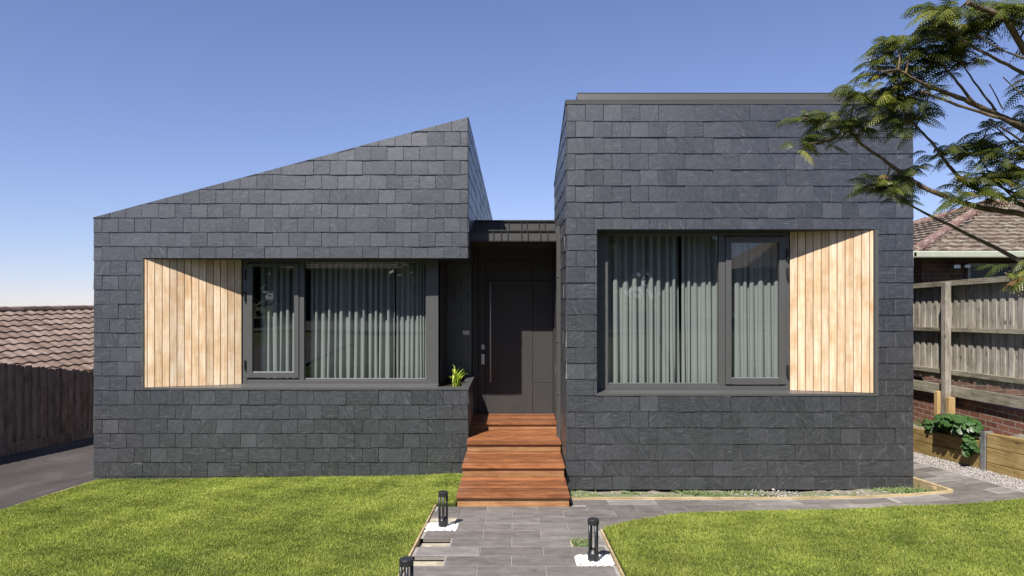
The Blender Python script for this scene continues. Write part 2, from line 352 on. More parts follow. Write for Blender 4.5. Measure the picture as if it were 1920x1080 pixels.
for k in range(-18,22):
    y1=8.52-.3*k; y0=y1-.3
    off=-.33 if k%2==0 else -.03
    j0=int(math.floor((XL0-off)/.6)); x=off+j0*.6
    while x<7.0:
        a=max(x,XL0); b=x+.6; x+=.6
        if b<=XL0: continue
        ym=(y0+y1)/2
        if ym<7.2:
            b=min(b,XR0)
            if b-a<.03: continue
        else:
            if a<.7 and ym>8.46:   # under the steps
                a=max(a,.70)
                if b-a<.05: continue
            if ym>8.86 and a<5.6:
                a=max(a,5.60)
                if b-a<.05: continue
            if ym>9.0 and a>6.2: continue
            b=min(b,6.22)
            if b-a<.04: continue
            if b>.95 and a>.9 and y1<lawn_edge(min(a,6.9))-.15 and y1<lawn_edge(b)-.15: continue
        # cut out the holes
        segs=[(a,b)]
        for h in holes:
            if h[2]-.02<=ym<=h[3]+.02:
                ns=[]
                for (p,q) in segs:
                    if h[1]<=p or h[0]>=q: ns.append((p,q)); continue
                    if h[0]>p+.03: ns.append((p,h[0]))
                    if h[1]<q-.03: ns.append((h[1],q))
                segs=ns
        yy1=min(y1,8.855) if a<5.55 and y0<8.86<y1 else y1
        if a<.7 and y1>8.46: yy1=min(yy1,8.45)
        for (p,q) in segs:
            r=random.random()*.8
            if random.random()<.10: r=.97
            paver(p,q,y0,yy1,r)
path=pv.build('path',M['paver']); tag(path,kind='structure')
bed=sheet('paving_bed',[-.96,-.5,0,.5,.9,1.5,2.2,3,4,5,5.6,6.24],[3,4,5,5.5,6,6.5,7,7.2,7.5,8,8.5,8.86,9.4,10,11,12,14],-.0055,M['grout'])
# the bed is kept only where pavers lie
bm=bmesh.new(); bm.from_mesh(bed.data)
def cutbox(x0,x1,y0,y1):
    for co,no in (((x0,0,0),(1,0,0)),((x1,0,0),(1,0,0)),((0,y0,0),(0,1,0)),((0,y1,0),(0,1,0))):
        bmesh.ops.bisect_plane(bm,geom=bm.verts[:]+bm.edges[:]+bm.faces[:],plane_co=co,plane_no=no)
    dl=[f for f in bm.faces if x0<f.calc_center_median().x<x1 and y0<f.calc_center_median().y<y1]
    bmesh.ops.delete(bm,geom=dl,context='FACES')
for h in holes: cutbox(h[0]-.01,h[1],h[2],h[3])
cutbox(.9,6.3,2.9,7.2); cutbox(-.97,.70,8.455,14.1); cutbox(.5,5.59,8.86,14.1)
bm.to_mesh(bed.data); bm.free(); tag(bed,kind='structure')
sb=MB()
for h in holes:
    dz={'pit':-.055,'pale':-.012,'peb':-.03,'weed':-.02}[h[4]]
    x0,x1,y0,y1=h[0]-.02,h[1]+.02,h[2]-.02,h[3]+.02
    sb.add([(x,y,g(x,y)+dz) for x,y in((x0,y0),(x1,y0),(x1,y1),(x0,y1))],[[0,1,2,3]])
tag(sb.build('sand_bed',M['sand']),kind='structure')

# ------------------------------------------------------------------ lawns
def strip_sheet(name,cols,mat,dz,lip=.05):
    """cols: list of (x, y0, y1) ; makes a sheet between y0 and y1 with a lip hanging at its rim"""
    N=14; V=[];F_=[]
    for (x,y0,y1) in cols:
        for j in range(N+1):
            y=lerp(y0,y1,j/N); V.append((x,y,g(x,y)+dz))
    for i in range(len(cols)-1):
        for j in range(N): a=i*(N+1)+j; F_.append([a,a+N+1,a+N+2,a+1])
    me=bpy.data.meshes.new(name); me.from_pydata(V,[],F_)
    bm=bmesh.new(); bm.from_mesh(me); be=[e for e in bm.edges if e.is_boundary]
    r=bmesh.ops.extrude_edge_only(bm,edges=be); vs=[v for v in r['geom'] if isinstance(v,bmesh.types.BMVert)]
    for v in vs: v.co.z-=lip
    bm.to_mesh(me); bm.free(); me.materials.append(mat); o=bpy.data.objects.new(name,me); C.objects.link(o); return o
lx=[-6.37+i*(-.99+6.37)/20 for i in range(21)]
lawnL=strip_sheet('lawn',[(x,1.5,10.58) for x in lx],M['lawnbase'],.012); tag(lawnL,kind='structure')
l2=strip_sheet('lawn',[(x,8.5,10.58) for x in (-.985,-.85,-.725)],M['lawnbase'],.012); tag(l2,kind='structure')
rx=[.935,.95,1.1,1.27,1.6,1.94,2.3,2.6,3,3.23,3.7,4.2,4.66,5.2,5.6,6.0,6.3,6.52]
lawnR=strip_sheet('lawn',[(x,1.5,lawn_edge(x)) for x in rx],M['lawnbase'],.012); tag(lawnR,kind='structure')
def blades(name,X,Y,hmin,hmax,width,mat,lean=.35,zoff=0.0,rbase=None):
    n=len(X); Z=G(X,Y)+.008+zoff
    # flattened tufts: height modulation
    mod=.75+.5*(np.sin(X*3.1+1.3*np.sin(Y*2.3))*np.sin(Y*2.7+X)*.5+.5)
    h=rng.uniform(hmin,hmax,n)*mod; a=rng.uniform(0,2*np.pi,n); w=width*rng.uniform(.6,1.3,n)*np.clip(Y/7,.5,1.4)
    la=rng.uniform(0,2*np.pi,n); ll=np.abs(rng.normal(0,lean,n))*h*1.3
    dx=np.cos(a)*w/2; dy=np.sin(a)*w/2; lxv=np.cos(la)*ll; lyv=np.sin(la)*ll
    V=np.zeros((n,5,3))
    V[:,0]=np.c_[X-dx,Y-dy,Z]; V[:,1]=np.c_[X+dx,Y+dy,Z]
    V[:,2]=np.c_[X+dx*.8+lxv*.35,Y+dy*.8+lyv*.35,Z+h*.6]; V[:,3]=np.c_[X-dx*.8+lxv*.35,Y-dy*.8+lyv*.35,Z+h*.6]
    V[:,4]=np.c_[X+lxv,Y+lyv,Z+h]
    b=np.arange(n)[:,None]*5
    T=b+np.array([[3,2,4]]); Q=b+np.array([[0,1,2,3]])
    r=rng.beta(2,2.6,n) if rbase is None else rbase
    patch=.11*np.sin(X*1.7+2.1*np.sin(Y*.9+1))*np.cos(Y*1.9+.7*X)+.12*np.sin(X*11+3*np.sin(Y*7))*np.sin(Y*13+X*4)+.10*np.sin(X*5.1+Y*3.3)*np.sin(Y*6.1-X*2.2)
    r=np.clip(r+patch,0,.97); r[rng.random(n)<.025]=1.0
    return npmesh(name,V.reshape(-1,3),T,Q,mat,np.repeat(r,5))
def samp(n,x0,x1,y0,y1,mask=None):
    X=rng.uniform(x0,x1,n); Y=rng.uniform(y0,y1,n)
    if mask is not None: k=mask(X,Y); X=X[k];Y=Y[k]
    return X,Y
Xa,Ya=samp(470000,-6.36,-.985,4.9,10.57); Xb,Yb=samp(50000,-6.3,-1.0,1.8,4.9); Xc,Yc=samp(6000,-1.0,-.74,8.55,10.57)
gl=blades('lawn_grass',np.r_[Xa,Xb,Xc],np.r_[Ya,Yb,Yc],.014,.030,.0052,M['grass'],.55)
tag(gl,'short green mown grass of the left lawn beside the driveway','grass',kind='stuff')
le=np.vectorize(lawn_edge)
Xa,Ya=samp(330000,.94,6.5,4.9,8.3,lambda X,Y:Y<le(X)+.01); Xb,Yb=samp(50000,.94,6.5,1.8,4.9)
grr=blades('lawn_grass',np.r_[Xa,Xb],np.r_[Ya,Yb],.014,.031,.0052,M['grass'],.55)
tag(grr,'short green mown grass of the right lawn with a curved edge','grass',kind='stuff')

# timber edging strips
def edging(name,pts,label,w=.022,h=.06,top=.012,mat='edging'):
    m=MB()
    for (x0,y0),(x1,y1) in zip(pts,pts[1:]):
        L=math.hypot(x1-x0,y1-y0); nx,ny=-(y1-y0)/L*w/2,(x1-x0)/L*w/2
        n=max(1,int(L/.5))
        for i in range(n):
            a=lerp(x0,x1,i/n),lerp(y0,y1,i/n); b=lerp(x0,x1,(i+1)/n),lerp(y0,y1,(i+1)/n)
            q=[(a[0]-nx,a[1]-ny),(b[0]-nx,b[1]-ny),(b[0]+nx,b[1]+ny),(a[0]+nx,a[1]+ny)]
            m.hexa([(x,y,g(x,y)+top-h) for x,y in q]+[(x,y,g(x,y)+top) for x,y in q],.5)
    o=m.build(name,M[mat]); fixn(o); tag(o,label,'garden edging'); return o
edging('timber_edging',[(-.975,1.6),(-.972,8.5)],'long straight timber edging strip between left lawn and paved path')
edging('timber_edging',[(.915,1.6),(.915,7.33)],'timber edging strip between paved path and right lawn')
edging('timber_edging',[(-6.385,8.9),(-6.385,11.0)],'short pale edging strip between left lawn and driveway by house corner',.03)
e=edging('timber_edging',[(.72,8.88),(5.58,8.88)],'long pale timber edging board along paving in front of right block',.045,.09,.02)
m=MB()
m.hexa([(5.56,8.905,g(5.56,8.9)-.12),(5.605,8.86,g(5.6,8.86)-.12),(5.605,9.8,g(5.6,9.8)-.12),(5.56,9.8,g(5.56,9.8)-.12),(5.56,8.905,g(5.56,8.9)+.035),(5.605,8.86,g(5.6,8.86)+.035),(5.605,9.8,g(5.6,9.8)+.035),(5.56,9.8,g(5.56,9.8)+.035)],.8)
m.box(5.51,5.555,9.12,9.17,g(5.5,9.1)-.2,g(5.5,9.1)+.02,.6)
o=m.build('timber_edging',M['edging']); tag(o,'short pale edging board with peg at right corner of slate house','garden edging')

# soil strip in front of the right block + weeds
m=MB()
xx=[.70+i*.1 for i in range(49)]; yy=[8.9+.1*i for i in range(8)]
V=[(x,y,g(min(x,5),y)-.035+random.uniform(-.012,.02)) for y in yy for x in xx]
m.add(V,[[j*49+i,j*49+i+1,(j+1)*49+i+1,(j+1)*49+i] for j in range(7) for i in range(48)],.5)
o=m.build('soil',M['soil'],smooth=True); tag(o,kind='structure')
X,Y=samp(9000,.75,5.5,8.92,9.46); keep=(np.sin(X*2.7)+np.sin(X*7.3+Y*9)+rng.normal(0,.6,len(X)))>.1+np.clip(X-2.5,0,1)*.8
o=blades('weeds',X[keep],Y[keep],.012,.04,.013,M['weed'],1.1,-.045); tag(o,'low patchy weeds in the soil strip at the foot of right block','weeds',kind='stuff')
def stones(name,pts,rmin,rmax,mat,label,cat,squash=.6):
    n=len(pts); ico=[(0,0,1),(1,0,0),(0,1,0),(-1,0,0),(0,-1,0),(0,0,-1)]
    base=[];tt=1.618
    for a,b in ((1,tt),(-1,tt),(1,-tt),(-1,-tt)): base+= [(0,a,b),(a,b,0),(b,0,a)]
    base=np.array(base); base/=np.linalg.norm(base[0])
    bm=bmesh.new(); [bm.verts.new(v) for v in base]; bm.verts.ensure_lookup_table(); r=bmesh.ops.convex_hull(bm,input=bm.verts); bm.verts.index_update()
    fc=np.array([[v.index for v in f.verts] for f in bm.faces]); base=np.array([v.co[:] for v in bm.verts]); bm.free()
    k=len(base); s=rng.uniform(rmin,rmax,n); ax=rng.uniform(.7,1.3,(n,3))*s[:,None]; ax[:,2]*=squash
    V=base[None]*ax[:,None]*rng.uniform(.85,1.15,(n,k,1)); a=rng.uniform(0,6.28,n); ca,sa=np.cos(a)[:,None],np.sin(a)[:,None]
    V=np.stack([V[...,0]*ca-V[...,1]*sa,V[...,0]*sa+V[...,1]*ca,V[...,2]],-1)+np.array(pts)[:,None]
    Fc=(np.arange(n)[:,None,None]*k+fc[None]).reshape(-1,3)
    o=npmesh(name,V.reshape(-1,3),Fc,None,mat,np.repeat(rng.random(n),k)); tag(o,label,cat,kind='stuff'); return o
def peb(x0,x1,y0,y1,n,label):
    X,Y=samp(n,x0,x1,y0,y1); Z=G(X,Y)+rng.uniform(-.022,.008,n); return stones('white_pebbles',np.c_[X,Y,Z],.009,.017,M['pebble'],label,'pebbles')
peb(-.95,-.62,7.31,7.60,900,'white pebbles around the far left bollard')
peb(.56,.885,6.14,6.42,900,'white pebbles around the bollard on right side of path')
peb(-.95,-.61,4.94,5.22,900,'white pebbles around the nearest left bollard')
X,Y=samp(34000,6.17,6.58,7.0,13.5); o=stones('gravel',np.c_[X,Y,G(X,Y)+rng.uniform(-.03,-.008,len(X))],.005,.012,M['gravel'],'strip of pale gravel beside the timber retaining wall','gravel')
m=MB(); yy=[5+.5*i for i in range(22)]
m.add([(x,y,g(x,y)-.03) for y in yy for x in (6.16,6.60)],[[2*i,2*i+1,2*i+3,2*i+2] for i in range(21)],.5); tag(m.build('gravel_bed',M['sand']),kind='structure')
X,Y=samp(700,3.0,5.5,8.95,9.45); k=(np.abs(X-3.4)<.35)|(rng.random(len(X))<.35); X=X[k];Y=Y[k]
stones('soil_debris',np.c_[X,Y,G(np.minimum(X,5),Y)-.03+.05*np.exp(-((X-3.4)/.3)**2)*rng.random(len(X))],.006,.02,M['gravel'],'small stones and rubble heaped at foot of right slate wall','rubble',.5)

# ------------------------------------------------------------------ slate house
H=empty('slate_house',(0,10.6,g(0,10.6)))
def hb(mb,name,mat,parent=None,smooth=False,fix=True):
    o=mb.build(name,mat,smooth=smooth)
    if fix: fixn(o)
    p=parent if parent is not None else H
    o.parent=p; bpy.context.view_layer.update(); o.matrix_parent_inverse=p.matrix_world.inverted(); return o
YL=10.6; YR=9.5; XA=-6.425; XB=-.7175; XC=.7125; XD=5.452
zl=lambda py: SZ(py,YL); zr=lambda py: SZ(py,YR)
LT0,LT1=zl(408),zl(220); LH=zl(484); LS=zl(726); LO=-5.66
RT=zr(190); RH=zr(430); RS=zr(737); RO0=SX(1119,YR); RO1=SX(1638,YR)
def clad(parent,name,to3,u0,u1,z0,z1,zref,expo,wid,uref,openings=(),top=None,mat='slate',proud=.016,seed=1,double=.1,edge=.2):
    """courses of slates over u0..u1, z0..z1; to3(u,n,z) gives the world point, n is outward"""
    rd=random.Random(seed); m=MB(); tiltv=[0]
    k0=int(math.floor((z0-zref)/expo)); k1=int(math.ceil((z1-zref)/expo))
    def piece(a,b,c,d,r,jb,tilt):
        # rectangle a..b x c..d of a slate whose courses' bottom = zb
        if b-a<.012 or d-c<.012: return
        poly=[(a,c),(b,c),(b,d),(a,d)]
        if top:
            if all(z>=top(u) for u,z in poly): return
            if any(z>top(u) for u,z in poly):
                out=[]
                n=len(poly)
                for i in range(n):
                    p,q=poly[i],poly[(i+1)%n]; fp,fq=p[1]-top(p[0]),q[1]-top(q[0])
                    if fp<=0: out.append(p)
                    if fp*fq<0:
                        t=fp/(fp-fq); out.append((lerp(p[0],q[0],t),lerp(p[1],q[1],t)))
                poly=out
                if len(poly)<3: return
        nn=len(poly)
        off=lambda u,z: proud*(1-(.5+tiltv[0])*(z-zb)/expo)+tilt*(u-(a+b)/2)+jb
        vs=[to3(u,0,z) for u,z in poly]+[to3(u,off(u,z),z) for u,z in poly]
        m.add(vs,[list(range(nn,2*nn))]+([] if r<edge else [[i,(i+1)%nn,(i+1)%nn+nn,i+nn] for i in range(nn)]),r)
        if r<edge: m.add(vs,[[i,(i+1)%nn,(i+1)%nn+nn,i+nn] for i in range(nn)],r,1)
    for k in range(k0,k1+1):
        zb=zref+k*expo; zt=zb+expo
        u=uref+(wid/2 if k%2 else 0)+rd.uniform(-.006,.006); u-=math.ceil((u-u0)/wid)*wid
        while u<u1:
            w=wid
            if rd.random()<double: w=wid*2
            jz=rd.uniform(-.004,.004); g1=.0018+rd.random()*.0022
            a=max(u+g1,u0+rd.uniform(-.003,.003)); b=min(u+w-g1,u1+rd.uniform(-.002,.003)); c=max(zb+jz,z0); d=min(zt+.003,z1+(.3 if top else 0))
            u+=w
            if b<=a or d<=c: continue
            r=rd.random(); jb=rd.uniform(-.0015,.0025); tl=rd.uniform(-.018,.018); jt=rd.uniform(-.2,.2)
            parts=[(a,b,c,d)]; tiltv[0]=jt
            for (o0,o1,p0,p1) in openings:
                np_=[]
                for (a_,b_,c_,d_) in parts:
                    if b_<=o0 or a_>=o1 or d_<=p0 or c_>=p1: np_.append((a_,b_,c_,d_)); continue
                    if a_<o0: np_.append((a_,o0,c_,d_))
                    if b_>o1: np_.append((o1,b_,c_,d_))
                    ia,ib=max(a_,o0),min(b_,o1)
                    if c_<p0: np_.append((ia,ib,c_,p0))
                    if d_>p1: np_.append((ia,ib,p1,d_))
                parts=np_
            for p in parts: piece(*p,r,jb,tl)
    return hb(m,name,[M[mat],M['slate_edge']],parent,fix=False)
ltop=lambda u: lerp(LT0,LT1,(u-XA)/(XB-XA))
expL=26.9*YL/F; expR=30.2*YR/F
# left wing, front
clad(H,'slate_cladding',lambda u,n,z:(u,YL-n,z),XA,XB,g(0,YL)-.25,LT1,zl(408.3),expL,.2486,XA,[(LO-.02,XB+1,LS-.01,LH)],ltop,'slate',.021,1,.08,.15)
# left wing, side of the raised volume (faces +X)
lside=lambda y: LT1-.0*(y-YL)-.025*(y-YL)
clad(H,'slate_cladding',lambda u,n,z:(XB+n,u,z),YL+.0,22.4,LH,LT1,zl(408.3),expL,.2486,YL,[],lambda u:lside(u),'slate_side',.015,2)
# planter side
clad(H,'slate_cladding',lambda u,n,z:(XB+n,u,z),YL+.0,12.2,g(0,YL)-.1,LS-.03,zl(408.3),expL,.2486,YL,[],None,'slate_side',.013,3)
# slate wall beside the door
clad(H,'slate_cladding',lambda u,n,z:(u,12.2-n,z),-1.55,-.76,LS-.4,SZ(450,12.2),zl(408.3),expL,.2486,-1.3,[],None,'slate',.013,4)
# right wing front
clad(H,'slate_cladding',lambda u,n,z:(u,YR-n,z),XC,XD,g(0,YR)-.0,zr(196.5),zr(227.4),expR,.2500,XC,[(RO0-.0,RO1+.06,RS-.03,RH)],None,'slate',.021,5,.05,.75)
# right wing side (faces -X)
rtop=lambda y: RT+(1.97+ZC-RT)*(y-YR)/(12.19-YR)
clad(H,'slate_cladding',lambda u,n,z:(XC-n,u,z),YR+.0,12.25,g(0,YR)-.3,RT,zr(227.4),expR,.2500,YR,[],rtop,'slate_side',.015,6)
# right wing far side (faces +X)
clad(H,'slate_cladding',lambda u,n,z:(XD+n,u,z),YR,15.5,g(0,YR)-.4,RT,zr(227.4),expR,.2500,YR,[],rtop,'slate_side',.013,7)
# left wing outer side (faces -X)
clad(H,'slate_cladding',lambda u,n,z:(XA-n,u,z),YL,22.4,g(0,YL)-1.0,LT0,zl(408.3),expL,.2486,YL,[],lambda u:LT0-.02,'slate_side',.013,8)

# wall cores
b0=g(0,YL)-1.2
m=MB(); T=.36
m.prism([(XA+.01,LH+.002),(XB-.01,LH+.002),(XB-.01,LT1-.02),(XA+.01,LT0-.02)],YL+.003,YL+T)
m.prism([(XA+.01,b0),(LO-.02,b0),(LO-.02,LH+.002),(XA+.01,LH+.002)],YL+.003,YL+T+.1)
m.prism([(LO-.02,b0),(XB-.01,b0),(XB-.01,LS-.035),(LO-.02,LS-.035)],YL+.003,YL+.12)
m.prism([(LO-.02,b0),(-1.22,b0),(-1.22,LS-.04),(LO-.02,LS-.04)],YL+.12,YL+T+.1)
hb(m,'wall',M['backing'])
m=MB()
# side wall of raised volume, planter side, wall by the door, outer walls
m.add([(XB-.2,YL+T,LH+.002),(XB-.01,YL+T,LH+.002),(XB-.01,22.4,LH+.002),(XB-.2,22.4,LH+.002),(XB-.2,YL+T,LT1-.06),(XB-.01,YL+T,LT1-.03),(XB-.01,22.4,lside(22.4)-.03),(XB-.2,22.4,lside(22.4)-.06)],BF)
m.box(XB-.11,XB-.01,YL+.12,12.2,b0,LS-.035)
m.box(-1.55,-.76,12.205,12.4,b0,SZ(440,12.2))
m.box(XA+.01,XA+.2,YL+T+.1,22.4,b0,LT0-.03)
m.box(XA+.01,XB,22.3,22.4,b0,LT0)
m.prism([(XA+.01,LT0-.02),(XB-.01,LT0-.02),(XB-.01,LT1-.4)],22.28,22.38)
hb(m,'wall',M['backing'])
m=MB()
s=.02
v=[(XA-.015,YL-.012,LT0-.02),(XB+.014,YL-.012,LT1-.02),(XB+.014,22.4,lside(22.4)-.02),(XA-.015,22.4,LT0-.02-.0)]
m.add([*v,*[(a,b,c+.022) for a,b,c in v]],BF); hb(m,'roof',M['dark'])
# right wing cores
m=MB(); b1=g(0,YR)-.6
m.box(XC+.01,XD-.01,YR+.003,YR+.28,RH+.002,RT-.01)
m.box(XC+.01,RO0,YR+.003,YR+.4,b1,RH+.002)
m.box(RO1+.04,XD-.01,YR+.003,YR+.4,b1,RH+.002)
m.box(RO0,RO1+.04,YR+.003,YR+.4,b1,RS-.045)
for xa,xb in ((XC+.01,XC+.2),(XD-.2,XD-.01)):
    yb=12.25 if xa<2 else 15.5
    m.add([(xa,YR+.4,b1),(xb,YR+.4,b1),(xb,yb,b1),(xa,yb,b1),(xa,YR+.4,rtop(YR+.4)-.02),(xb,YR+.4,rtop(YR+.4)-.02),(xb,yb,rtop(yb)-.02),(xa,yb,rtop(yb)-.02)],BF)
m.box(XC+.2,XD,15.4,15.5,b1,rtop(15.5))
hb(m,'wall',M['backing'])
m=MB()
v=[(XC-.02,YR-.014,RT),(XD+.016,YR-.014,RT),(XD+.016,12.3,rtop(12.3)),(XC-.02,12.3,rtop(12.3))]
m.add([*v,*[(a,b,c+.018) for a,b,c in v]],BF)
v=[(XC+.6,12.3,rtop(12.3)),(XD+.016,12.3,rtop(12.3)),(XD+.016,15.5,rtop(15.5)),(XC+.6,15.5,rtop(15.5))]
m.add([*v,*[(a,b,c+.018) for a,b,c in v]],BF); hb(m,'roof',M['dark'])
# raised metal capping on the right wing
m=MB(); xa=SX(1083,9.5); zc0=RT+.018; zc1=zr(174)
m.add([(xa,YR+.01,zc0),(XD-.35,YR+.01,zc0),(XD-.35,YR+.7,zc0-.2),(xa,YR+.7,zc0-.2),(xa+.0,YR+.03,zc1),(XD-.35,YR+.03,zc1),(XD-.35,YR+.7,zc1),(xa,YR+.7,zc1)],BF)
m.box(xa-.004,XD-.345,YR+.026,YR+.06,zc1+.0,zc1+.010); m.box(XC-.015,XD+.012,YR-.016,YR-.0142+.012,zr(196),RT+.012); hb(m,'roof_cap',M['metal'])

# interiors (dark rooms seen through the glass)
m=MB()
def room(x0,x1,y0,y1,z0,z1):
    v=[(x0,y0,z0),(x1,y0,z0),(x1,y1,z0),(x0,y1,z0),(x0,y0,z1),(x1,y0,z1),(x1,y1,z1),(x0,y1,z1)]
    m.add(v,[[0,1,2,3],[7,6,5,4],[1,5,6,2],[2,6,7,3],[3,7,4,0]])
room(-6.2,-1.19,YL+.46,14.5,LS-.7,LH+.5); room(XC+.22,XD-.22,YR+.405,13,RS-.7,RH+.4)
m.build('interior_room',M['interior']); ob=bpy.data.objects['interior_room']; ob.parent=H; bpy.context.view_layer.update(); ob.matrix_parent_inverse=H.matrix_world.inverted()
# header panels above the windows inside
# soffits, linings
m=MB(); fl=11.01; fr=9.796
m.box(LO-.02,XB-.012,YL+.02,YL+T+.5,LH-.012,LH+.0015)             # soffit left
m.box(-1.225,XB-.012,YL+T+.5,12.2,LH-.012,LH+.0015)
m.box(RO0,RO1+.04,YR+.02,YR+.5,RH-.012,RH+.0015)
m.box(RO0-.0,RO0+.012,YR+.02,YR+.42,RS-.04,RH-.012)
hb(m,'soffit',M['dark'])
m=MB()  # sill + planter cap left
m.box(LO-.035,XB+.018,YL-.022,YL+.125,LS-.036,LS-.006)
m.hexa([(LO-.02,YL+.125,LS-.036),(-1.2,YL+.125,LS-.036),(-1.2,fl+.05,LS-.03),(LO-.02,fl+.05,LS-.03),(LO-.02,YL+.125,LS-.006),(-1.2,YL+.125,LS-.006),(-1.2,fl+.05,LS+.004),(LO-.02,fl+.05,LS+.004)])
m.box(XB-.115,XB+.018,YL+.127,12.18,LS-.036,LS-.006)
m.box(LO-.04,LO-.004,YL-.018,YL+.1,LS-.004,LH-.002)
hb(m,'sill',M['frame'])
m=MB()
m.box(RO0+.0,RO1+.055,YR-.022,YR+.06,RS-.034,RS-.004)
m.hexa([(RO0,YR+.06,RS-.034),(RO1+.03,YR+.06,RS-.034),(RO1+.03,fr+.06,RS-.034),(RO0,fr+.06,RS-.034),(RO0,YR+.06,RS-.004),(RO1+.03,YR+.06,RS-.004),(RO1+.03,fr+.06,RS+.008),(RO0,fr+.06,RS+.008)])
m.box(RO1+.006,RO1+.055,YR-.018,YR+.1,RS-.002,RH-.002)
hb(m,'sill',M['frame'])

# timber reveal panels
def splay(a,b,z0,z1,n,first,name):
    """boards from plan point a (front) to b (back)"""
    a=Vector(a);b=Vector(b); t=(b-a); L=t.length; t/=L; nr=Vector((t.y,-t.x)); 
    if nr.y>0: nr=-nr
    m=MB(); gv=MB(); 
    m_=[0]; u=first
    while u<L-.01: m_.append(u); u+=(L-first)/n
    m_.append(L); m_=sorted(set(round(x,4) for x in m_))
    gap=.008
    for p,q in zip(m_,m_[1:]):
        if q-p<.01: continue
        p1=a+t*(p+gap/2); q1=a+t*(q-gap/2); th=nr*(.018+random.uniform(-.001,.001)); e=.0025
        pts=[p1-nr*.0,q1-nr*.0,q1+th-nr*e,q1-t*e+th,p1+t*e+th,p1+th-nr*e]
        k=len(pts); vs=[(c.x,c.y,z0) for c in pts]+[(c.x,c.y,z1) for c in pts]
        m.add(vs,[list(range(k))[::-1],list(range(k,2*k))]+[[i,(i+1)%k,(i+1)%k+k,i+k] for i in range(k)])
    bk=[a,b,b-nr*.02,a-nr*.02]; vs=[(c.x,c.y,z0) for c in bk]+[(c.x,c.y,z1) for c in bk]
    gv.add(vs,BF)
    pn=hb(m,name,M['cedar']); g2=hb(gv,'panel_backing',M['cedar_groove'],pn)
    return pn
splay((LO,YL+.006),(-4.333,fl+.0),LS-.002,LH-.012,13,.04,'timber_panel')
splay((RO1,YR+.006),(3.885,fr+.0),RS+.004,RH-.012,10,.05,'timber_panel')

# ---- windows
def frame_rect(m,x0,x1,z0,z1,y,w,dep,wl=None,wr=None,wt=None,wb=None):
    wl=wl or w; wr=wr or w; wt=wt or w; wb=wb or w
    m.box(x0,x0+wl,y,y+dep,z0,z1); m.box(x1-wr,x1,y,y+dep,z0,z1)
    m.box(x0+wl,x1-wr,y+.001,y+dep-.001,z0,z0+wb); m.box(x0+wl,x1-wr,y+.001,y+dep-.001,z1-wt,z1)
def hinge(m,x,y,z): m.box(x-.012,x+.012,y-.02,y+.01,z-.065,z+.065); m.cyl((x,y-.018),.011,z-.08,z+.08,10)
def window(x0,x1,z0,z1,y,label,panes,jl,jr,sashx,hx,hz):
    """panes: list of (x0,x1,z0,z1)"""
    w=empty('window',((x0+x1)/2,y,z0)); w.parent=H; bpy.context.view_layer.update(); w.matrix_parent_inverse=H.matrix_world.inverted()
    bpy.context.view_layer.update(); w['label']=label
    return w
# left window
zz0,zz1=LS+.0,LH-.012
wL=window(-4.33,-1.21,zz0,zz1,fl,'wide left window with pale curtains behind',[],0,0,0,0,0)
m=MB(); y=fl
X_=lambda p: SX(p,fl)
m.box(X_(455),X_(463),y,y+.09,zz0,zz1); m.box(X_(798.5),X_(822),y-.01,y+.09,zz0+.0,zz1)
m.box(X_(463),X_(798.5),y+.004,y+.086,zz0,SZ(712.5,fl)); m.box(X_(463),X_(798.5),y+.03,y+.086,SZ(712.5,fl),SZ(710,fl)); m.box(X_(463),X_(798.5),y+.004,y+.086,SZ(492,fl),zz1)
m.box(X_(561),X_(570),y+.002,y+.088,SZ(712.5,fl),SZ(492,fl))
bev(hb(m,'frame',M['frame'],wL),.003)
m=MB(); frame_rect(m,X_(463.5),X_(560.5),SZ(708,fl),SZ(494,fl),y-.018,.085,.07,wl=SX(473.5,fl)-SX(463.5,fl),wr=SX(560.5,fl)-SX(552,fl),wt=.05,wb=.085)
bev(hb(m,'sash',M['frame'],wL),.004)
m=MB(); m.add([(X_(473),y+.02,SZ(698,fl)),(X_(552.5),y+.02,SZ(698,fl)),(X_(552.5),y+.02,SZ(498,fl)),(X_(473),y+.02,SZ(498,fl))],[[0,1,2,3]]); hb(m,'glass_pane',M['glass'],wL)
m=MB(); m.add([(X_(569.5),y+.05,SZ(711,fl)),(X_(799),y+.05,SZ(711,fl)),(X_(799),y+.05,SZ(491,fl)),(X_(569.5),y+.05,SZ(491,fl))],[[0,1,2,3]]); hb(m,'glass_pane',M['glass'],wL)
m=MB(); m.box(X_(474),X_(551.5),y+.004,y+.018,SZ(698.2,fl),SZ(696.6,fl)); hb(m,'glazing_bead',M['galv'],wL)
m=MB(); m.box(X_(570.5),X_(798),y+.034,y+.048,SZ(711,fl),SZ(709.6,fl)); hb(m,'glazing_bead',M['galv'],wL)
for py in (515,556,684):
    m=MB(); hinge(m,X_(460),y-.004,SZ(py,fl)); hb(m,'hinge',M['black'],wL)
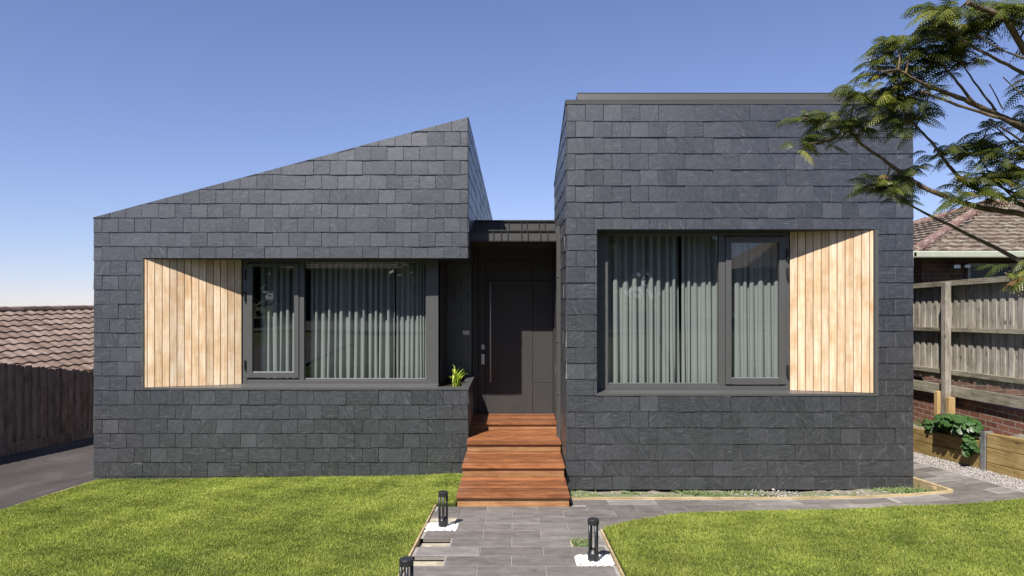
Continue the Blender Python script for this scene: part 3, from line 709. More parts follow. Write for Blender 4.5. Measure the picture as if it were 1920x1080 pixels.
# right window
zz0,zz1=RS+.006,RH-.012; X_=lambda p: SX(p,fr); y=fr
wR=window(1.13,3.88,zz0,zz1,fr,'tall right window with pale curtains behind',[],0,0,0,0,0)
m=MB()
m.box(RO0+.014,X_(1140),y,y+.09,zz0,zz1); m.box(X_(1468),X_(1480),y,y+.09,zz0,zz1)
m.box(X_(1140),X_(1468),y+.004,y+.086,zz0,SZ(722,fr)); m.box(X_(1140),X_(1348),y+.03,y+.086,SZ(722,fr),SZ(719,fr)); m.box(X_(1140),X_(1468),y+.004,y+.086,SZ(442,fr),zz1)
m.box(X_(1348),X_(1360),y+.002,y+.088,SZ(722,fr),SZ(442,fr))
bev(hb(m,'frame',M['frame'],wR),.003)
m=MB(); frame_rect(m,X_(1360.5),X_(1473),SZ(720.5,fr),SZ(444,fr),y-.018,.08,.07,wl=SX(1371,fr)-SX(1360.5,fr),wr=SX(1473,fr)-SX(1460.5,fr),wt=.08,wb=.088)
bev(hb(m,'sash',M['frame'],wR),.004)
m=MB(); m.add([(X_(1370),y+.02,SZ(709,fr)),(X_(1461),y+.02,SZ(709,fr)),(X_(1461),y+.02,SZ(455,fr)),(X_(1370),y+.02,SZ(455,fr))],[[0,1,2,3]]); hb(m,'glass_pane',M['glass'],wR)
m=MB(); m.add([(X_(1139),y+.05,SZ(720,fr)),(X_(1349),y+.05,SZ(720,fr)),(X_(1349),y+.05,SZ(441,fr)),(X_(1139),y+.05,SZ(441,fr))],[[0,1,2,3]]); hb(m,'glass_pane',M['glass'],wR)
m=MB(); m.box(X_(1371.5),X_(1460),y+.004,y+.018,SZ(709.6,fr),SZ(707.8,fr)); hb(m,'glazing_bead',M['galv'],wR)
m=MB(); m.box(X_(1141),X_(1347.5),y+.034,y+.048,SZ(720,fr),SZ(718.6,fr)); hb(m,'glazing_bead',M['galv'],wR)
for py in (476,512,694):
    m=MB(); hinge(m,X_(1475.5),y-.022,SZ(py,fr)); hb(m,'hinge',M['black'],wR)
# return wall of left window and door side
m=MB(); m.box(-1.235,-1.215,fl+.09,12.2,LS-.4,LH-.012); hb(m,'return_wall',M['dark'])
m=MB(); m.box(-1.21,XB-.115,YL+.125,12.19,LS-.16,LS-.05); hb(m,'planter_soil',M['darksoil'])

# ---- entry
YD=12.27; zf=SZ(775.4,YD)
D=empty('door',(0,YD,zf)); D.parent=H; bpy.context.view_layer.update(); D.matrix_parent_inverse=H.matrix_world.inverted(); bpy.context.view_layer.update()
X_=lambda p: SX(p,YD); Z_=lambda p: SZ(p,YD)
m=MB(); m.box(X_(886),X_(896),YD-.06,YD+.06,zf-.05,SZ(455,YD)); m.box(X_(1037.5),XC+.02,YD-.03,YD+.06,zf-.05,SZ(455,YD)); m.box(X_(896),X_(1037.5),YD-.05,YD+.06,Z_(487),SZ(452,YD)); bev(hb(m,'frame',M['door'],D),.004)
m=MB(); ga=.006
def pnl(x0,x1,y0,y1,yo): m.box(x0+ga/2,x1-ga/2,YD+yo,YD+.045,y0+ga/2,y1-ga/2)
pnl(X_(896.5),X_(910),zf,Z_(487),.002)
pnl(X_(910),X_(999),zf+.0,Z_(526),0); pnl(X_(910),X_(999),Z_(526),Z_(487.3),.003)
bev(hb(m,'leaf',M['door'],D),.003)
m=MB(); pnl(X_(999),X_(1037),zf,Z_(717.5),.004); pnl(X_(999),X_(1037),Z_(717.5),Z_(526),.004); pnl(X_(999),X_(1037),Z_(526),Z_(487.3),.004)
bev(hb(m,'side_panel',M['door'],D),.003)
m=MB(); m.box(X_(884),X_(1040),YD+.05,YD+.07,zf-.1,SZ(440,YD)); hb(m,'door_backing',M['backing'],D)
m=MB(); hx=SX(919.5,YD-.09); m.tube([(hx,YD-.08,SZ(530,YD-.08)),(hx,YD-.08,SZ(717,YD-.08))],.013,12)
for py in (560,690): m.tube([(hx,YD-.08,SZ(py,YD-.08)),(hx,YD+.002,SZ(py,YD-.08))],.008,8)
hb(m,'handle',M['steel'],D,True)
m=MB(); lx_=SX(905.5,YD-.03); m.box(lx_-.03,lx_+.03,YD-.03,YD+.002,SZ(683,YD),SZ(664,YD)); m.tube([(lx_,YD-.05,SZ(668,YD)),(lx_,YD-.028,SZ(668,YD))],.02,12); bev(hb(m,'lock',M['galv'],D),.004)
m=MB(); m.tube([(lx_,YD-.04,SZ(651,YD)),(lx_,YD+.002,SZ(651,YD))],.024,14); m.box(lx_-.028,lx_+.028,YD-.012,YD+.001,SZ(655,YD),SZ(646,YD)); hb(m,'lock',M['galv'],D)
m=MB(); m.box(X_(914),X_(1037),YD-.02,YD-.001,zf+.0,zf+.02); hb(m,'threshold',M['dark'],D)
# doorbell plate
m=MB(); yb=12.175; m.box(SX(867.5,yb),SX(880.5,yb),yb-.02,yb+.01,SZ(628,yb),SZ(619.5,yb)); pl=bev(hb(m,'doorbell_plate',M['galv']),.003)
m=MB(); m.box(SX(869,yb),SX(873,yb),yb-.024,yb-.0195,SZ(626,yb),SZ(621.5,yb)); m.box(SX(875,yb),SX(879.5,yb),yb-.023,yb-.0195,SZ(624.5,yb),SZ(622,yb)); hb(m,'button',M['whiteplate'],pl)
# awning and upper fascia
YA=11.19; za0,za1=SZ(452,YA),SZ(431.5,YA); YU=12.19; zu1=SZ(415,YU)
m=MB(); m.box(XB+.002,XC-.018,YA,YU-.001,za0,za1-.02)
hb(m,'awning',M['metal']); aw=bpy.data.objects['awning']
m=MB()
for p in (925,939.7,952,977.8,989.7,1013.3,1026.4): m.box(SX(p,YA)-.006,SX(p,YA)+.006,YA-.022,YA-.001,za0+.002,za1-.022)
m.box(XB+.004,XC-.02,YA-.024,YA+.03,za1-.019,za1+.004); m.box(XB+.004,XC-.02,YA-.008,YA-.001,za0-.006,za0+.01)
hb(m,'seam',M['dark'],aw)
m=MB(); m.box(XB+.002,XC-.002,YU,14.2,za1-.2,zu1); hb(m,'fascia',M['metal']); fa=bpy.data.objects['fascia']
m=MB()
for p in (935,954,977.8,988,1010.6,1021.7): m.box(SX(p,YU)-.006,SX(p,YU)+.006,YU-.022,YU-.001,za1+.006,zu1-.004)
m.box(XB+.004,XC-.02,YU-.03,YU+.05,zu1-.002,zu1+.02); hb(m,'seam',M['dark'],fa)
# downpipe
m=MB()
m.box(.672,.697,10.5,10.56,g(.7,10.5)-.1,SZ(440,10.5)); m.box(.645,.697,10.66,10.74,zf-.3,za1); m.tube([(.67,10.95,za1-.03),(.67,10.8,za1-.1),(.67,10.7,za1-.2)],.03,8)
for z in (za0-.6,za0-1.6,za0-2.4): m.box(.64,.70,10.65,10.75,z,z+.025)
bev(hb(m,'downpipe',M['metal']),.003)

# ------------------------------------------------------------------ timber steps
S=empty('timber_steps',(0,8.46,g(0,8.46)))
def pb(mb,name,mat,par):
    o=mb.build(name,mat); fixn(o); o.parent=par; bpy.context.view_layer.update(); o.matrix_parent_inverse=par.matrix_world.inverted(); return o
fr_y=[8.46,9.35,10.25,11.33,12.24]; tz=[SZ(929.4,8.46),SZ(874,9.35),SZ(830,10.25),SZ(793,11.33)]; x0s,x1s=-.712,.676
for i in range(4):
    y0,y1=fr_y[i],fr_y[i+1]; xr=[.676,.676,.69,.69][i]
    if i==3: xr=.69
    n=int(round((y1-y0)/.09)); bw=(y1+ (.0 if i<3 else 0) -y0)/n
    m=MB()
    for k in range(n):
        a=y0+k*bw; b=y0+(k+1)*bw-.007
        if k==0: a=y0-.032
        # grooved decking board
        dz=random.uniform(-.0008,.0008); z1=tz[i]+dz*2; z0=z1-.024; r=random.random()
        xa=x0s; xb=xr
        m.box(xa,xb,a,b,z0,z1,r)
    o=bev(pb(m,'tread',M['deck'],S),.002,1)
    zb=g(0,8.46)-.02 if i==0 else tz[i-1]
    m=MB(); m.box(x0s+.012,xr-.012,y0,y0+.022,zb+.001,tz[i]-.025,[.75,.05,.15,.95][i])
    pb(m,'riser',M['deck_riser'],S)
m=MB()
for i in range(2):
    zb=g(0,9.4)-.2; 
    m=MB(); m.box(x0s+.012,x0s+.04,fr_y[i]+.023,fr_y[i+1]-.002,zb,tz[i]-.025,.3); pb(m,'side_board',M['deck_riser'],S); m=MB(); m.box(.636,.664,fr_y[i]+.023,fr_y[i+1]-.002,zb,tz[i]-.025,.3); pb(m,'side_board',M['deck_riser'],S)
tag(S,'oiled reddish timber steps with four deep treads leading to the front door','steps')

tag(H,'modern house clad in dark grey slates with two angular blocks and a recessed door','house')

# ------------------------------------------------------------------ curtains
def curtain(x0,x1,y,z0,z1,label,per=.108,amp=.062,seed=1,flare=None):
    rd=random.Random(seed); n=int((x1-x0)/.008); nz=12
    # irregular fold phases
    ph=[0]; x=x0
    phs=[]; p=rd.uniform(0,6); ampn=[]; a=amp; tp=per
    for i in range(n+1):
        if i%9==0: tp=per*rd.uniform(.6,1.6); a2=amp*rd.uniform(.55,1.3)
        a=lerp(a,a2,.1); p+=2*math.pi*.008/tp; phs.append(p); ampn.append(a)
    drift=[rd.uniform(-.015,.015) for _ in range(40)]
    V=np.zeros((n+1,nz+1,3))
    for i in range(n+1):
        xx=lerp(x0,x1,i/n)
        dd=drift[int(i/n*30)]
        for j in range(nz+1):
            t=j/nz; s=math.sin(phs[i]); sh=1.0
            sw=.010*math.sin(i*.013+seed)*t; s=.82*s+.34*math.sin(phs[i]*.43+seed*1.7+.5*t); V[i,j]=(xx+dd*t*t*1.2+sw-.010*math.sin(phs[i]*2.0), y+ampn[i]*s*(.75+.35*t)+.006*math.sin(3.1*t+i*.05), lerp(z1,z0,t))
    idx=np.arange((n+1)*(nz+1)).reshape(n+1,nz+1)
    Q=np.stack([idx[:-1,:-1],idx[1:,:-1],idx[1:,1:],idx[:-1,1:]],-1).reshape(-1,4)
    o=npmesh('curtain',V.reshape(-1,3),None,Q,M['cloth'],None,None,True)
    tag(o,label,'curtain'); return o
yc=11.225; X_=lambda p: SX(p,yc)
zb,zt=LS-.02,LH+.2
curtain(X_(486),X_(566),yc,zb,zt,'narrow pale grey-green curtain behind the opening sash of the left window',seed=3)
curtain(X_(582),X_(742),yc,zb,zt,'wide pale grey-green curtain behind the fixed pane of the left window',seed=4)
curtain(X_(744),X_(812),yc+.03,zb+.05,zt,'tightly gathered curtain at right end of the left window',.062,.03,seed=5)
yc=10.02; zb,zt=RS-.02,RH+.2
curtain(X_(1141)*yc/11.225,SX(1272,yc),yc,zb,zt,'pale curtain behind left half of the large pane of right window',seed=6)
curtain(SX(1277,yc),SX(1352,yc),yc,zb,zt,'pale curtain behind right half of the large pane of right window',.11,.04,seed=7)
curtain(SX(1370,yc),SX(1466,yc),yc,zb,zt,'pale curtain behind the narrow sash of the right window',.115,.04,seed=8)

# ------------------------------------------------------------------ bollards
def bollard(parent_loc):
    E=empty('bollard_light',(0,0,0))
    R=.052
    m=MB(); m.cyl((0,0),R,0,.085,32,.002); m.lathe((0,0),[(R-.002,.084),(R*.75,.100),(R*.55,.112),(0,.114)],28)
    b=m.build('base',M['black'],smooth=False); b.parent=E
    m=MB(); m.cyl((0,0),R,.338,.385,32,.003); b=m.build('cap',M['black']); b.parent=E
    for k in range(4):
        a=math.radians(8)+k*math.pi/2; m=MB(); m.tube([((R-.0125)*math.cos(a),(R-.0125)*math.sin(a),.08),((R-.0125)*math.cos(a),(R-.0125)*math.sin(a),.342)],.0125,10); b=m.build('post',M['black'],smooth=True); b.parent=E
    return E
b0_=bollard(None)
def copy_tree(o):
    c=o.copy(); C.objects.link(c)
    for ch in o.children:
        d=ch.copy(); C.objects.link(d); d.parent=c
    return c
for i,(px,d,lb,rot) in enumerate([(831,7.47,'slim black bollard light on white pebbles nearest the timber steps',0),(1112.5,6.26,'black bollard light on white pebbles on the right side of path',.35),(762,5.07,'nearest black bollard light cut by the bottom of photo at left of path',.1)]):
    o=b0_ if i==0 else copy_tree(b0_); x=SX(px,d); o.location=(x,d,g(x,d)-.004); o.rotation_euler[2]=rot
    tag(o,lb,'bollard light','bollard lights along the path')

# ------------------------------------------------------------------ left paling fence
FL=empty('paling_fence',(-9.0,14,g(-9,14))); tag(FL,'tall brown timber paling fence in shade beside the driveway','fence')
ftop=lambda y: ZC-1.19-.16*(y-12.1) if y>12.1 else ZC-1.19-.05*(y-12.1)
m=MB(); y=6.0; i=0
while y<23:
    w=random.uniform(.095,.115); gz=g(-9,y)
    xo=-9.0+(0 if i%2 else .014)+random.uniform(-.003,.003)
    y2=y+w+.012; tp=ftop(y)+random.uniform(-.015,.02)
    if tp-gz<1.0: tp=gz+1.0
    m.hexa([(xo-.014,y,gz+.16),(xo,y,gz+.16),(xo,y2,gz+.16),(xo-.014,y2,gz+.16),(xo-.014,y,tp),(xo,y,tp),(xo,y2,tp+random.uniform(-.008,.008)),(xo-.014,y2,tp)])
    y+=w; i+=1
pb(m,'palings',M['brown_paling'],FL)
m=MB()
for yy in range(6,23):
    m.add([(x,y,z) for (y,zz) in ((yy,0),) for x,z in ()],[]) if 0 else None
    za,zb_=g(-9,yy),g(-9,yy+1)
    m.hexa([(-8.97,yy,za-.05),(-8.94,yy,za-.05),(-8.94,yy+1,zb_-.05),(-8.97,yy+1,zb_-.05),(-8.97,yy,za+.17),(-8.94,yy,za+.17),(-8.94,yy+1,zb_+.17),(-8.97,yy+1,zb_+.17)])
pb(m,'plinth',M['brown_paling'],FL)

# ------------------------------------------------------------------ tiled roofs
def tile_plane(m,o,u,v,nrm,ulen,vlen,row=.32,col_=.30,h=.028,wave=.016,clip=None,seg=6):
    """o: point on the ridge, u along the ridge, v down slope"""
    rd=random.Random(3); nr=int(vlen/row); nc=int(ulen/col_)
    for r_ in range(nr):
        for c_ in range(nc):
            cu=(c_+(.0 if 1 else 0))*col_; cv=r_*row
            if clip and not clip(cu+col_/2,cv+row/2): continue
            vs=[]; rr=rd.random(); jig=rd.uniform(-.003,.003)
            for j,(vv,hh) in enumerate(((cv-.02,0),(cv+row,h+jig),(cv+row,-.01))):
                for k in range(seg+1):
                    t=k/seg; wv=wave*(math.sin(t*2*math.pi-.6)*.9+ (1 if .0 else 0))
                    vs.append(o+u*(cu+t*col_)+v*vv+nrm*(hh+(wv if j<2 else wv-.0)))
            fs=[]
            for j in range(2):
                for k in range(seg): a=j*(seg+1)+k; fs.append([a,a+1,a+seg+2,a+seg+1])
            m.add(vs,fs,rr)
# left neighbour
NL=empty('neighbour_house',(-12,20,g(-12,20))); tag(NL,'low neighbouring house with brown tiled roof behind the left fence','house')
u=Vector((.25,.968,0)).normalized(); o=Vector((-13.4,18,ZC-.385))-u*9.2
side=Vector((u.y,-u.x,0)); pitch=math.radians(22); v=(side*math.cos(pitch)-Vector((0,0,1))*math.sin(pitch)); nn=u.cross(v); nn=nn if nn.z>0 else -nn
m=MB(); tile_plane(m,o,u,v,nn,12.3,3.95,.34,.30,.035,.018); pb(m,'roof',M['rooftile_l'],NL); 
rf=[x for x in NL.children if x.name.startswith('roof')][0]
side2=-side; v2=(side2*math.cos(pitch)-Vector((0,0,1))*math.sin(pitch)); n2=u.cross(v2); n2=n2 if n2.z>0 else -n2
m=MB(); m.add([o,o+u*12.3,o+u*12.3+v2*4,o+v2*4],[[0,1,2,3]]); pb(m,'roof',M['rooftile_l'],NL)
m=MB()
for k in range(30):
    a=o+u*(.41*k)+nn*.0+Vector((0,0,.02)); m.tube([a,a+u*.41],[.085,.095],8,True)
pb(m,'ridge_cap',M['rooftile_l'],rf)
m=MB(); e0=o+v*3.5-Vector((0,0,.12)); w0=o+v2*3.6-Vector((0,0,.12))
zb_=g(-10,24)-2
q=[e0+u*.4,e0+u*11.9,w0+u*11.9,w0+u*.4]; m.hexa([Vector((p.x,p.y,zb_)) for p in q]+q); pb(m,'wall',M['brick'],NL)
m=MB(); a=o+v*3.97; m.bar(a,a+u*12.3,.1,.1); pb(m,'gutter',M['gutter'],NL)

# right neighbour
NR=empty('neighbour_house',(11,16,g(11,16))); tag(NR,'neighbouring brick house with lichen-covered hipped tile roof behind the right fence','house')
cx,cy,cz=7.2,12.5,ZC+.76; R4=4.1; ap=Vector((cx+R4,cy+R4,cz+1.41)); UL=14.0; s2=math.atan2(1.41,R4); sl=math.hypot(1.41,R4)
up=Vector((0,0,1))
m=MB()
# front face: u=+X, v toward -Y
v=Vector((0,-math.cos(s2),-math.sin(s2))); nn=Vector((0,-math.sin(s2),math.cos(s2))); o=Vector((cx,ap.y,ap.z))
tile_plane(m,o,Vector((1,0,0)),v,nn,UL,sl+.05,.30,.26,.045,.012,lambda a,b:a>R4*(1-b/sl)-.05,4)
# side face (faces -X): u=+Y
v=Vector((-math.cos(s2),0,-math.sin(s2))); nn=Vector((-math.sin(s2),0,math.cos(s2))); o=Vector((ap.x,cy,ap.z))
tile_plane(m,o,Vector((0,1,0)),v,nn,2*R4,sl+.05,.30,.26,.045,.012,lambda a,b:abs(a-R4)<R4*(b/sl)+.05,4)
m.add([(ap.x,ap.y,ap.z-.01),(cx+UL,ap.y,ap.z-.01),(cx+UL,cy+2*R4,cz),(cx,cy+2*R4,cz)],[[0,1,2,3]])
m.add([(cx,cy,cz-.02),(cx+UL,cy,cz-.02),(cx+UL,cy+2*R4,cz-.02),(cx,cy+2*R4,cz-.02)],[[0,1,2,3]])
m.add([(ap.x,ap.y,ap.z-.02),(cx,cy,cz-.02),(cx+UL,cy,cz-.02),(cx+UL,ap.y,ap.z-.02)],[[0,1,2,3]])
m.add([(ap.x,ap.y,ap.z-.02),(cx,cy+2*R4,cz-.02),(cx,cy,cz-.02)],[[0,1,2]])
pb(m,'roof',M['rooftile_r'],NR); rf=[x for x in NR.children if x.name.startswith('roof')][0]
m=MB()
def caps(a,b):
    L=(b-a).length; n=int(L/.32)
    for k in range(n): p=a+(b-a)*(k/n); q=a+(b-a)*((k+1.05)/n); m.tube([p,q],[.095,.115],8,True)
caps(Vector((cx,cy,cz+.03)),ap+up*.03); caps(ap+up*.03,Vector((cx+UL,ap.y,ap.z+.03))); caps(Vector((cx,cy+2*R4,cz+.03)),ap+up*.03)
pb(m,'ridge_cap',M['ridge_r'],rf)
m=MB(); m.box(cx-.09,cx+UL,cy-.13,cy-.01,cz-.075,cz+.045); m.box(cx-.13,cx-.01,cy-.13,cy+2*R4,cz-.08,cz+.04); bev(pb(m,'gutter',M['gutter'],NR),.02)
m=MB(); m.box(cx+.35,cx+UL,cy+.35,cy+2*R4-.35,g(8,14)-.5,cz-.03); pb(m,'wall',M['brick_front'],NR)
m=MB(); m.box(cx+.01,cx+UL,cy,cy+.36,cz-.06,cz-.03); pb(m,'soffit',M['dark'],NR)
wn=MB(); wx=SX(1790,12.85); wn.box(wx+.25,wx+1.9,cy+.30,cy+.352,cz-1.5,cz-.22); wd=pb(wn,'window',M['dark'],NR)
m=MB(); m.box(wx+.2,wx+1.95,cy+.28,cy+.34,cz-.22,cz-.16); m.box(wx+.2,wx+.25,cy+.28,cy+.34,cz-1.5,cz-.22); m.box(wx+1.0,wx+1.05,cy+.28,cy+.34,cz-1.5,cz-.22); pb(m,'frame',M['old_timber'],wd)
m=MB(); a=W(1795,500,12.75); m.box(a.x-.1,a.x+.02,a.y-.06,a.y+.1,a.z-.03,a.z+.03); m.box(a.x+.1,a.x+.2,a.y-.06,a.y+.1,a.z-.02,a.z+.03); pb(m,'wall_light',M['galv'],NR)

# ------------------------------------------------------------------ right fence, brick wall, retaining wall
FX=6.88; fz=lambda z,y: ZC+z-.030*(y-9.44)
FR=empty('paling_fence',(FX,10,g(FX,10))); tag(FR,'weathered grey paling fence with rails and square post right of the slate house','fence')
m=MB(); y=5.0; i=0
while y<16:
    w=random.uniform(.085,.105); lap=i%2; xo=FX+.03+(0.0 if lap else .0135); w0=w; w=w*(1.0 if lap else .9)
    tp=fz(.21,y)+random.uniform(-.02,.02); bt=fz(-1.28,y)+random.uniform(-.03,.02); w2=w+.02 if not lap else w+.003; ys=y-(.0 if lap else .02)
    m.hexa([(xo,ys,bt),(xo+.012,ys,bt),(xo+.012,y+w2,bt),(xo,y+w2,bt),(xo,ys,tp),(xo+.012,ys,tp),(xo+.012,y+w2,tp),(xo,y+w2,tp+random.uniform(-.012,.012))])
    y+=w+.001; i+=1
pb(m,'palings',M['old_timber'],FR)
def rail(z0,z1,xa,xb):
    m=MB(); ya=5.0
    while ya<16:
        yb=min(ya+2.72,16); za,zb2=fz(0,ya),fz(0,yb-.004)
        m.hexa([(xa,ya,za+z0),(xb,ya,za+z0),(xb,yb-.004,zb2+z0),(xa,yb-.004,zb2+z0),(xa,ya,za+z1),(xb,ya,za+z1),(xb,yb-.004,zb2+z1),(xa,yb-.004,zb2+z1)]); ya=yb
    return m
pb(rail(.205,.285,FX-.055,FX+.05),'rail',M['old_rail'],FR)
pb(rail(-.515,-.455,FX-.045,FX+.029),'rail',M['old_rail'],FR); pb(rail(-1.19,-1.12,FX-.045,FX+.029),'rail',M['old_rail'],FR)
pb(rail(-1.53,-1.37,FX-.02,FX+.03),'plinth',M['old_rail'],FR)
for yp in (5.45,8.17,10.89,13.6):
    m=MB(); m.box(FX-.15,FX-.058,yp-.055,yp+.055,fz(-2.2,yp),fz(.262,yp)); bev(pb(m,'post',M['old_timber'],FR),.005)
for yp in (10.76,11.05):
    m=MB(); m.box(FX-.17,FX-.07,yp-.045,yp+.045,fz(-2.25,yp),fz(-1.53+(.06 if yp>11 else 0),yp)); o=bev(pb(m,'stub_post',M['newpine'],FR),.004); 
bwm=MB(); bwm.box(FX+.05,FX+.28,4.9,16.2,g(FX,16)-.4,fz(-1.39,16)); o=bwm.build('brick_wall',M['brick']); tag(o,'low red brick wall beneath the right paling fence','wall')
RW=empty('retaining_wall',(6.62,9,g(6.62,9))); tag(RW,'low treated pine sleeper retaining wall with steel post beside gravel strip','retaining wall')
def slp(ya,yb,zb0,zb1,n,hh):
    for k in range(n):
        m=MB(); z0a,z0b=zb0+k*hh,zb1+k*hh
        m.hexa([(6.58,ya,z0a),(6.65,ya,z0a),(6.65,yb,z0b),(6.58,yb,z0b),(6.58,ya,z0a+hh-.006),(6.65,ya,z0a+hh-.006),(6.65,yb,z0b+hh-.006),(6.58,yb,z0b+hh-.006)])
        bev(pb(m,'sleeper',M['sleeper'],RW),.006)
gz=lambda y: g(6.6,y)
yP=9.70
slp(yP+.03,13.6,gz(yP)-.22,gz(13.6)-.22,3,.20)
slp(5.2,yP-.03,gz(5.2)-.1,gz(yP)-.1,3,.205)
m=MB(); m.box(6.545,6.555,yP-.045,yP+.045,gz(yP)-.1,gz(yP)+.53); m.box(6.555,6.66,yP-.005,yP+.005,gz(yP)-.1,gz(yP)+.53); m.box(6.66,6.668,yP-.045,yP+.045,gz(yP)-.1,gz(yP)+.53); pb(m,'steel_post',M['galv'],RW)
m=MB(); yy=[5+.25*i for i in range(35)]
V=[]
for y in yy:
    for x in (6.64,6.74,6.84,6.95): V.append((x,y,(gz(y)+(.33 if y>yP else .46)+random.uniform(-.015,.02)+(x-6.64)*.15)))
m.add(V,[[4*i+j,4*i+j+1,4*i+j+5,4*i+j+4] for i in range(34) for j in range(3)],.5); o=m.build('garden_bed',M['soil'],smooth=True); tag(o,kind='structure')

# leafy plants ------------------------------------------------------
def leaf_cloud(name,centre,rad,n,size,mat,parent=None,shape='lobed',up=.3,seed=1,loc=None):
    rg=np.random.default_rng(seed); m_v=[];m_t=[];cc=[]
    prof=[(0,0),(.35,-.42),(.55,-.30),(.62,-.46),(.9,-.22),(1,0),(.9,.22),(.62,.46),(.55,.30),(.35,.42)]
    for i in range(n):
        d=rg.normal(0,1,3); d/=np.linalg.norm(d); r=rg.random()**.4
        p=np.array(centre)+d*r*np.array(rad)
        nrm=d*.6+np.array([-.1,-.4,up+.5]); nrm/=np.linalg.norm(nrm)
        t=np.cross(nrm,rg.normal(0,1,3)); t/=np.linalg.norm(t); t=t+np.array([0,0,-.25]); t/=np.linalg.norm(t); s=np.cross(nrm,t)
        sz=size*rg.uniform(.55,1.25); o=len(m_v)
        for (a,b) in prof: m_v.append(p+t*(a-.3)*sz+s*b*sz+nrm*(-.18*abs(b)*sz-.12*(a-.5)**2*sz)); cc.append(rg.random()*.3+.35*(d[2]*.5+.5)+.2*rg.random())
        for k in range(1,len(prof)-1): m_t.append([o,o+k,o+k+1])
    return m_v,m_t,cc
P1=empty('leafy_plant',(6.66,10.15,gz(10)+.35)); tag(P1,'bushy dark green broad-leaved plant spilling over the retaining wall','plant')
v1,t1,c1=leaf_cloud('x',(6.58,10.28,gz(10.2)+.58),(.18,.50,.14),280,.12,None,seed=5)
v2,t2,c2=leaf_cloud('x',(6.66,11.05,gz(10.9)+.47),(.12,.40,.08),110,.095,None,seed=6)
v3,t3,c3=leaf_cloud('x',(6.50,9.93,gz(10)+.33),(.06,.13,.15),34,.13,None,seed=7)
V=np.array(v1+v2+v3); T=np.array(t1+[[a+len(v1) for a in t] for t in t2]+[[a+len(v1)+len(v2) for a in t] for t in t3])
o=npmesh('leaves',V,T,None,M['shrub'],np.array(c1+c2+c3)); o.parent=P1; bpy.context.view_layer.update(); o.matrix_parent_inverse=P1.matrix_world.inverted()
m=MB()
for k in range(14):
    m=MB(); a=Vector((6.68,random.uniform(9.95,10.9),gz(10.3)+.33)); b=a+Vector((random.uniform(-.15,.05),random.uniform(-.2,.2),random.uniform(.08,.2))); m.tube([a,(a+b)/2+Vector((0,0,.03)),b],[.006,.005,.003],6); pb(m,'stem',M['shrub'],P1)
X,Y=samp(1500,6.66,6.92,7.5,13); k=np.sin(Y*5)+rng.normal(0,.6,len(X))>.5; X=X[k];Y=Y[k]
o=blades('weeds',X,Y,.015,.05,.012,M['weed'],1.0,.40); tag(o,'low weeds in the raised bed below the brick wall','weeds',kind='stuff')
X,Y=samp(500,.57,.74,6.75,7.0); o=blades('weeds',X,Y,.008,.022,.012,M['weed'],1.0,-.02); tag(o,'tiny weeds in the paver gap beside right bollard','weeds',kind='stuff')

# strappy plant in the planter
SP=empty('strappy_plant',(-.93,11.1,LS-.05)); tag(SP,'lime yellow strappy plant in the planter corner beside the left window','plant')
m=MB(); rd=random.Random(4)
for k in range(26):
    a=rd.uniform(0,6.28); L=rd.uniform(.22,.42); w=rd.uniform(.012,.022); base=Vector((-.94+rd.uniform(-.06,.06),11.1+rd.uniform(-.06,.06),LS-.05)); dirv=Vector((math.cos(a),math.sin(a)*.8,0)); lean=rd.uniform(.15,.75)
    sd=Vector((-dirv.y,dirv.x,0)); pts=[]
    for j in range(8):
        t=j/7; p=base+dirv*(L*lean*t**1.6)+Vector((0,0,L*(t-.55*lean*t**3))); ww=w*(1-t**2.2)*(.6+.6*min(1,t*3))+.0008; pts+= [p-sd*ww+Vector((0,0,.004)),p,p+sd*ww+Vector((0,0,.004))]
    fs=[]
    for j in range(7):
        for q in range(2): b=j*3+q; fs.append([b,b+1,b+4,b+3])
    m.add(pts,fs)
o=m.build('leaves',M['strap'],smooth=True); o.parent=SP; bpy.context.view_layer.update(); o.matrix_parent_inverse=SP.matrix_world.inverted()
for L_ in ((-1.19,-1.02),):
    pass

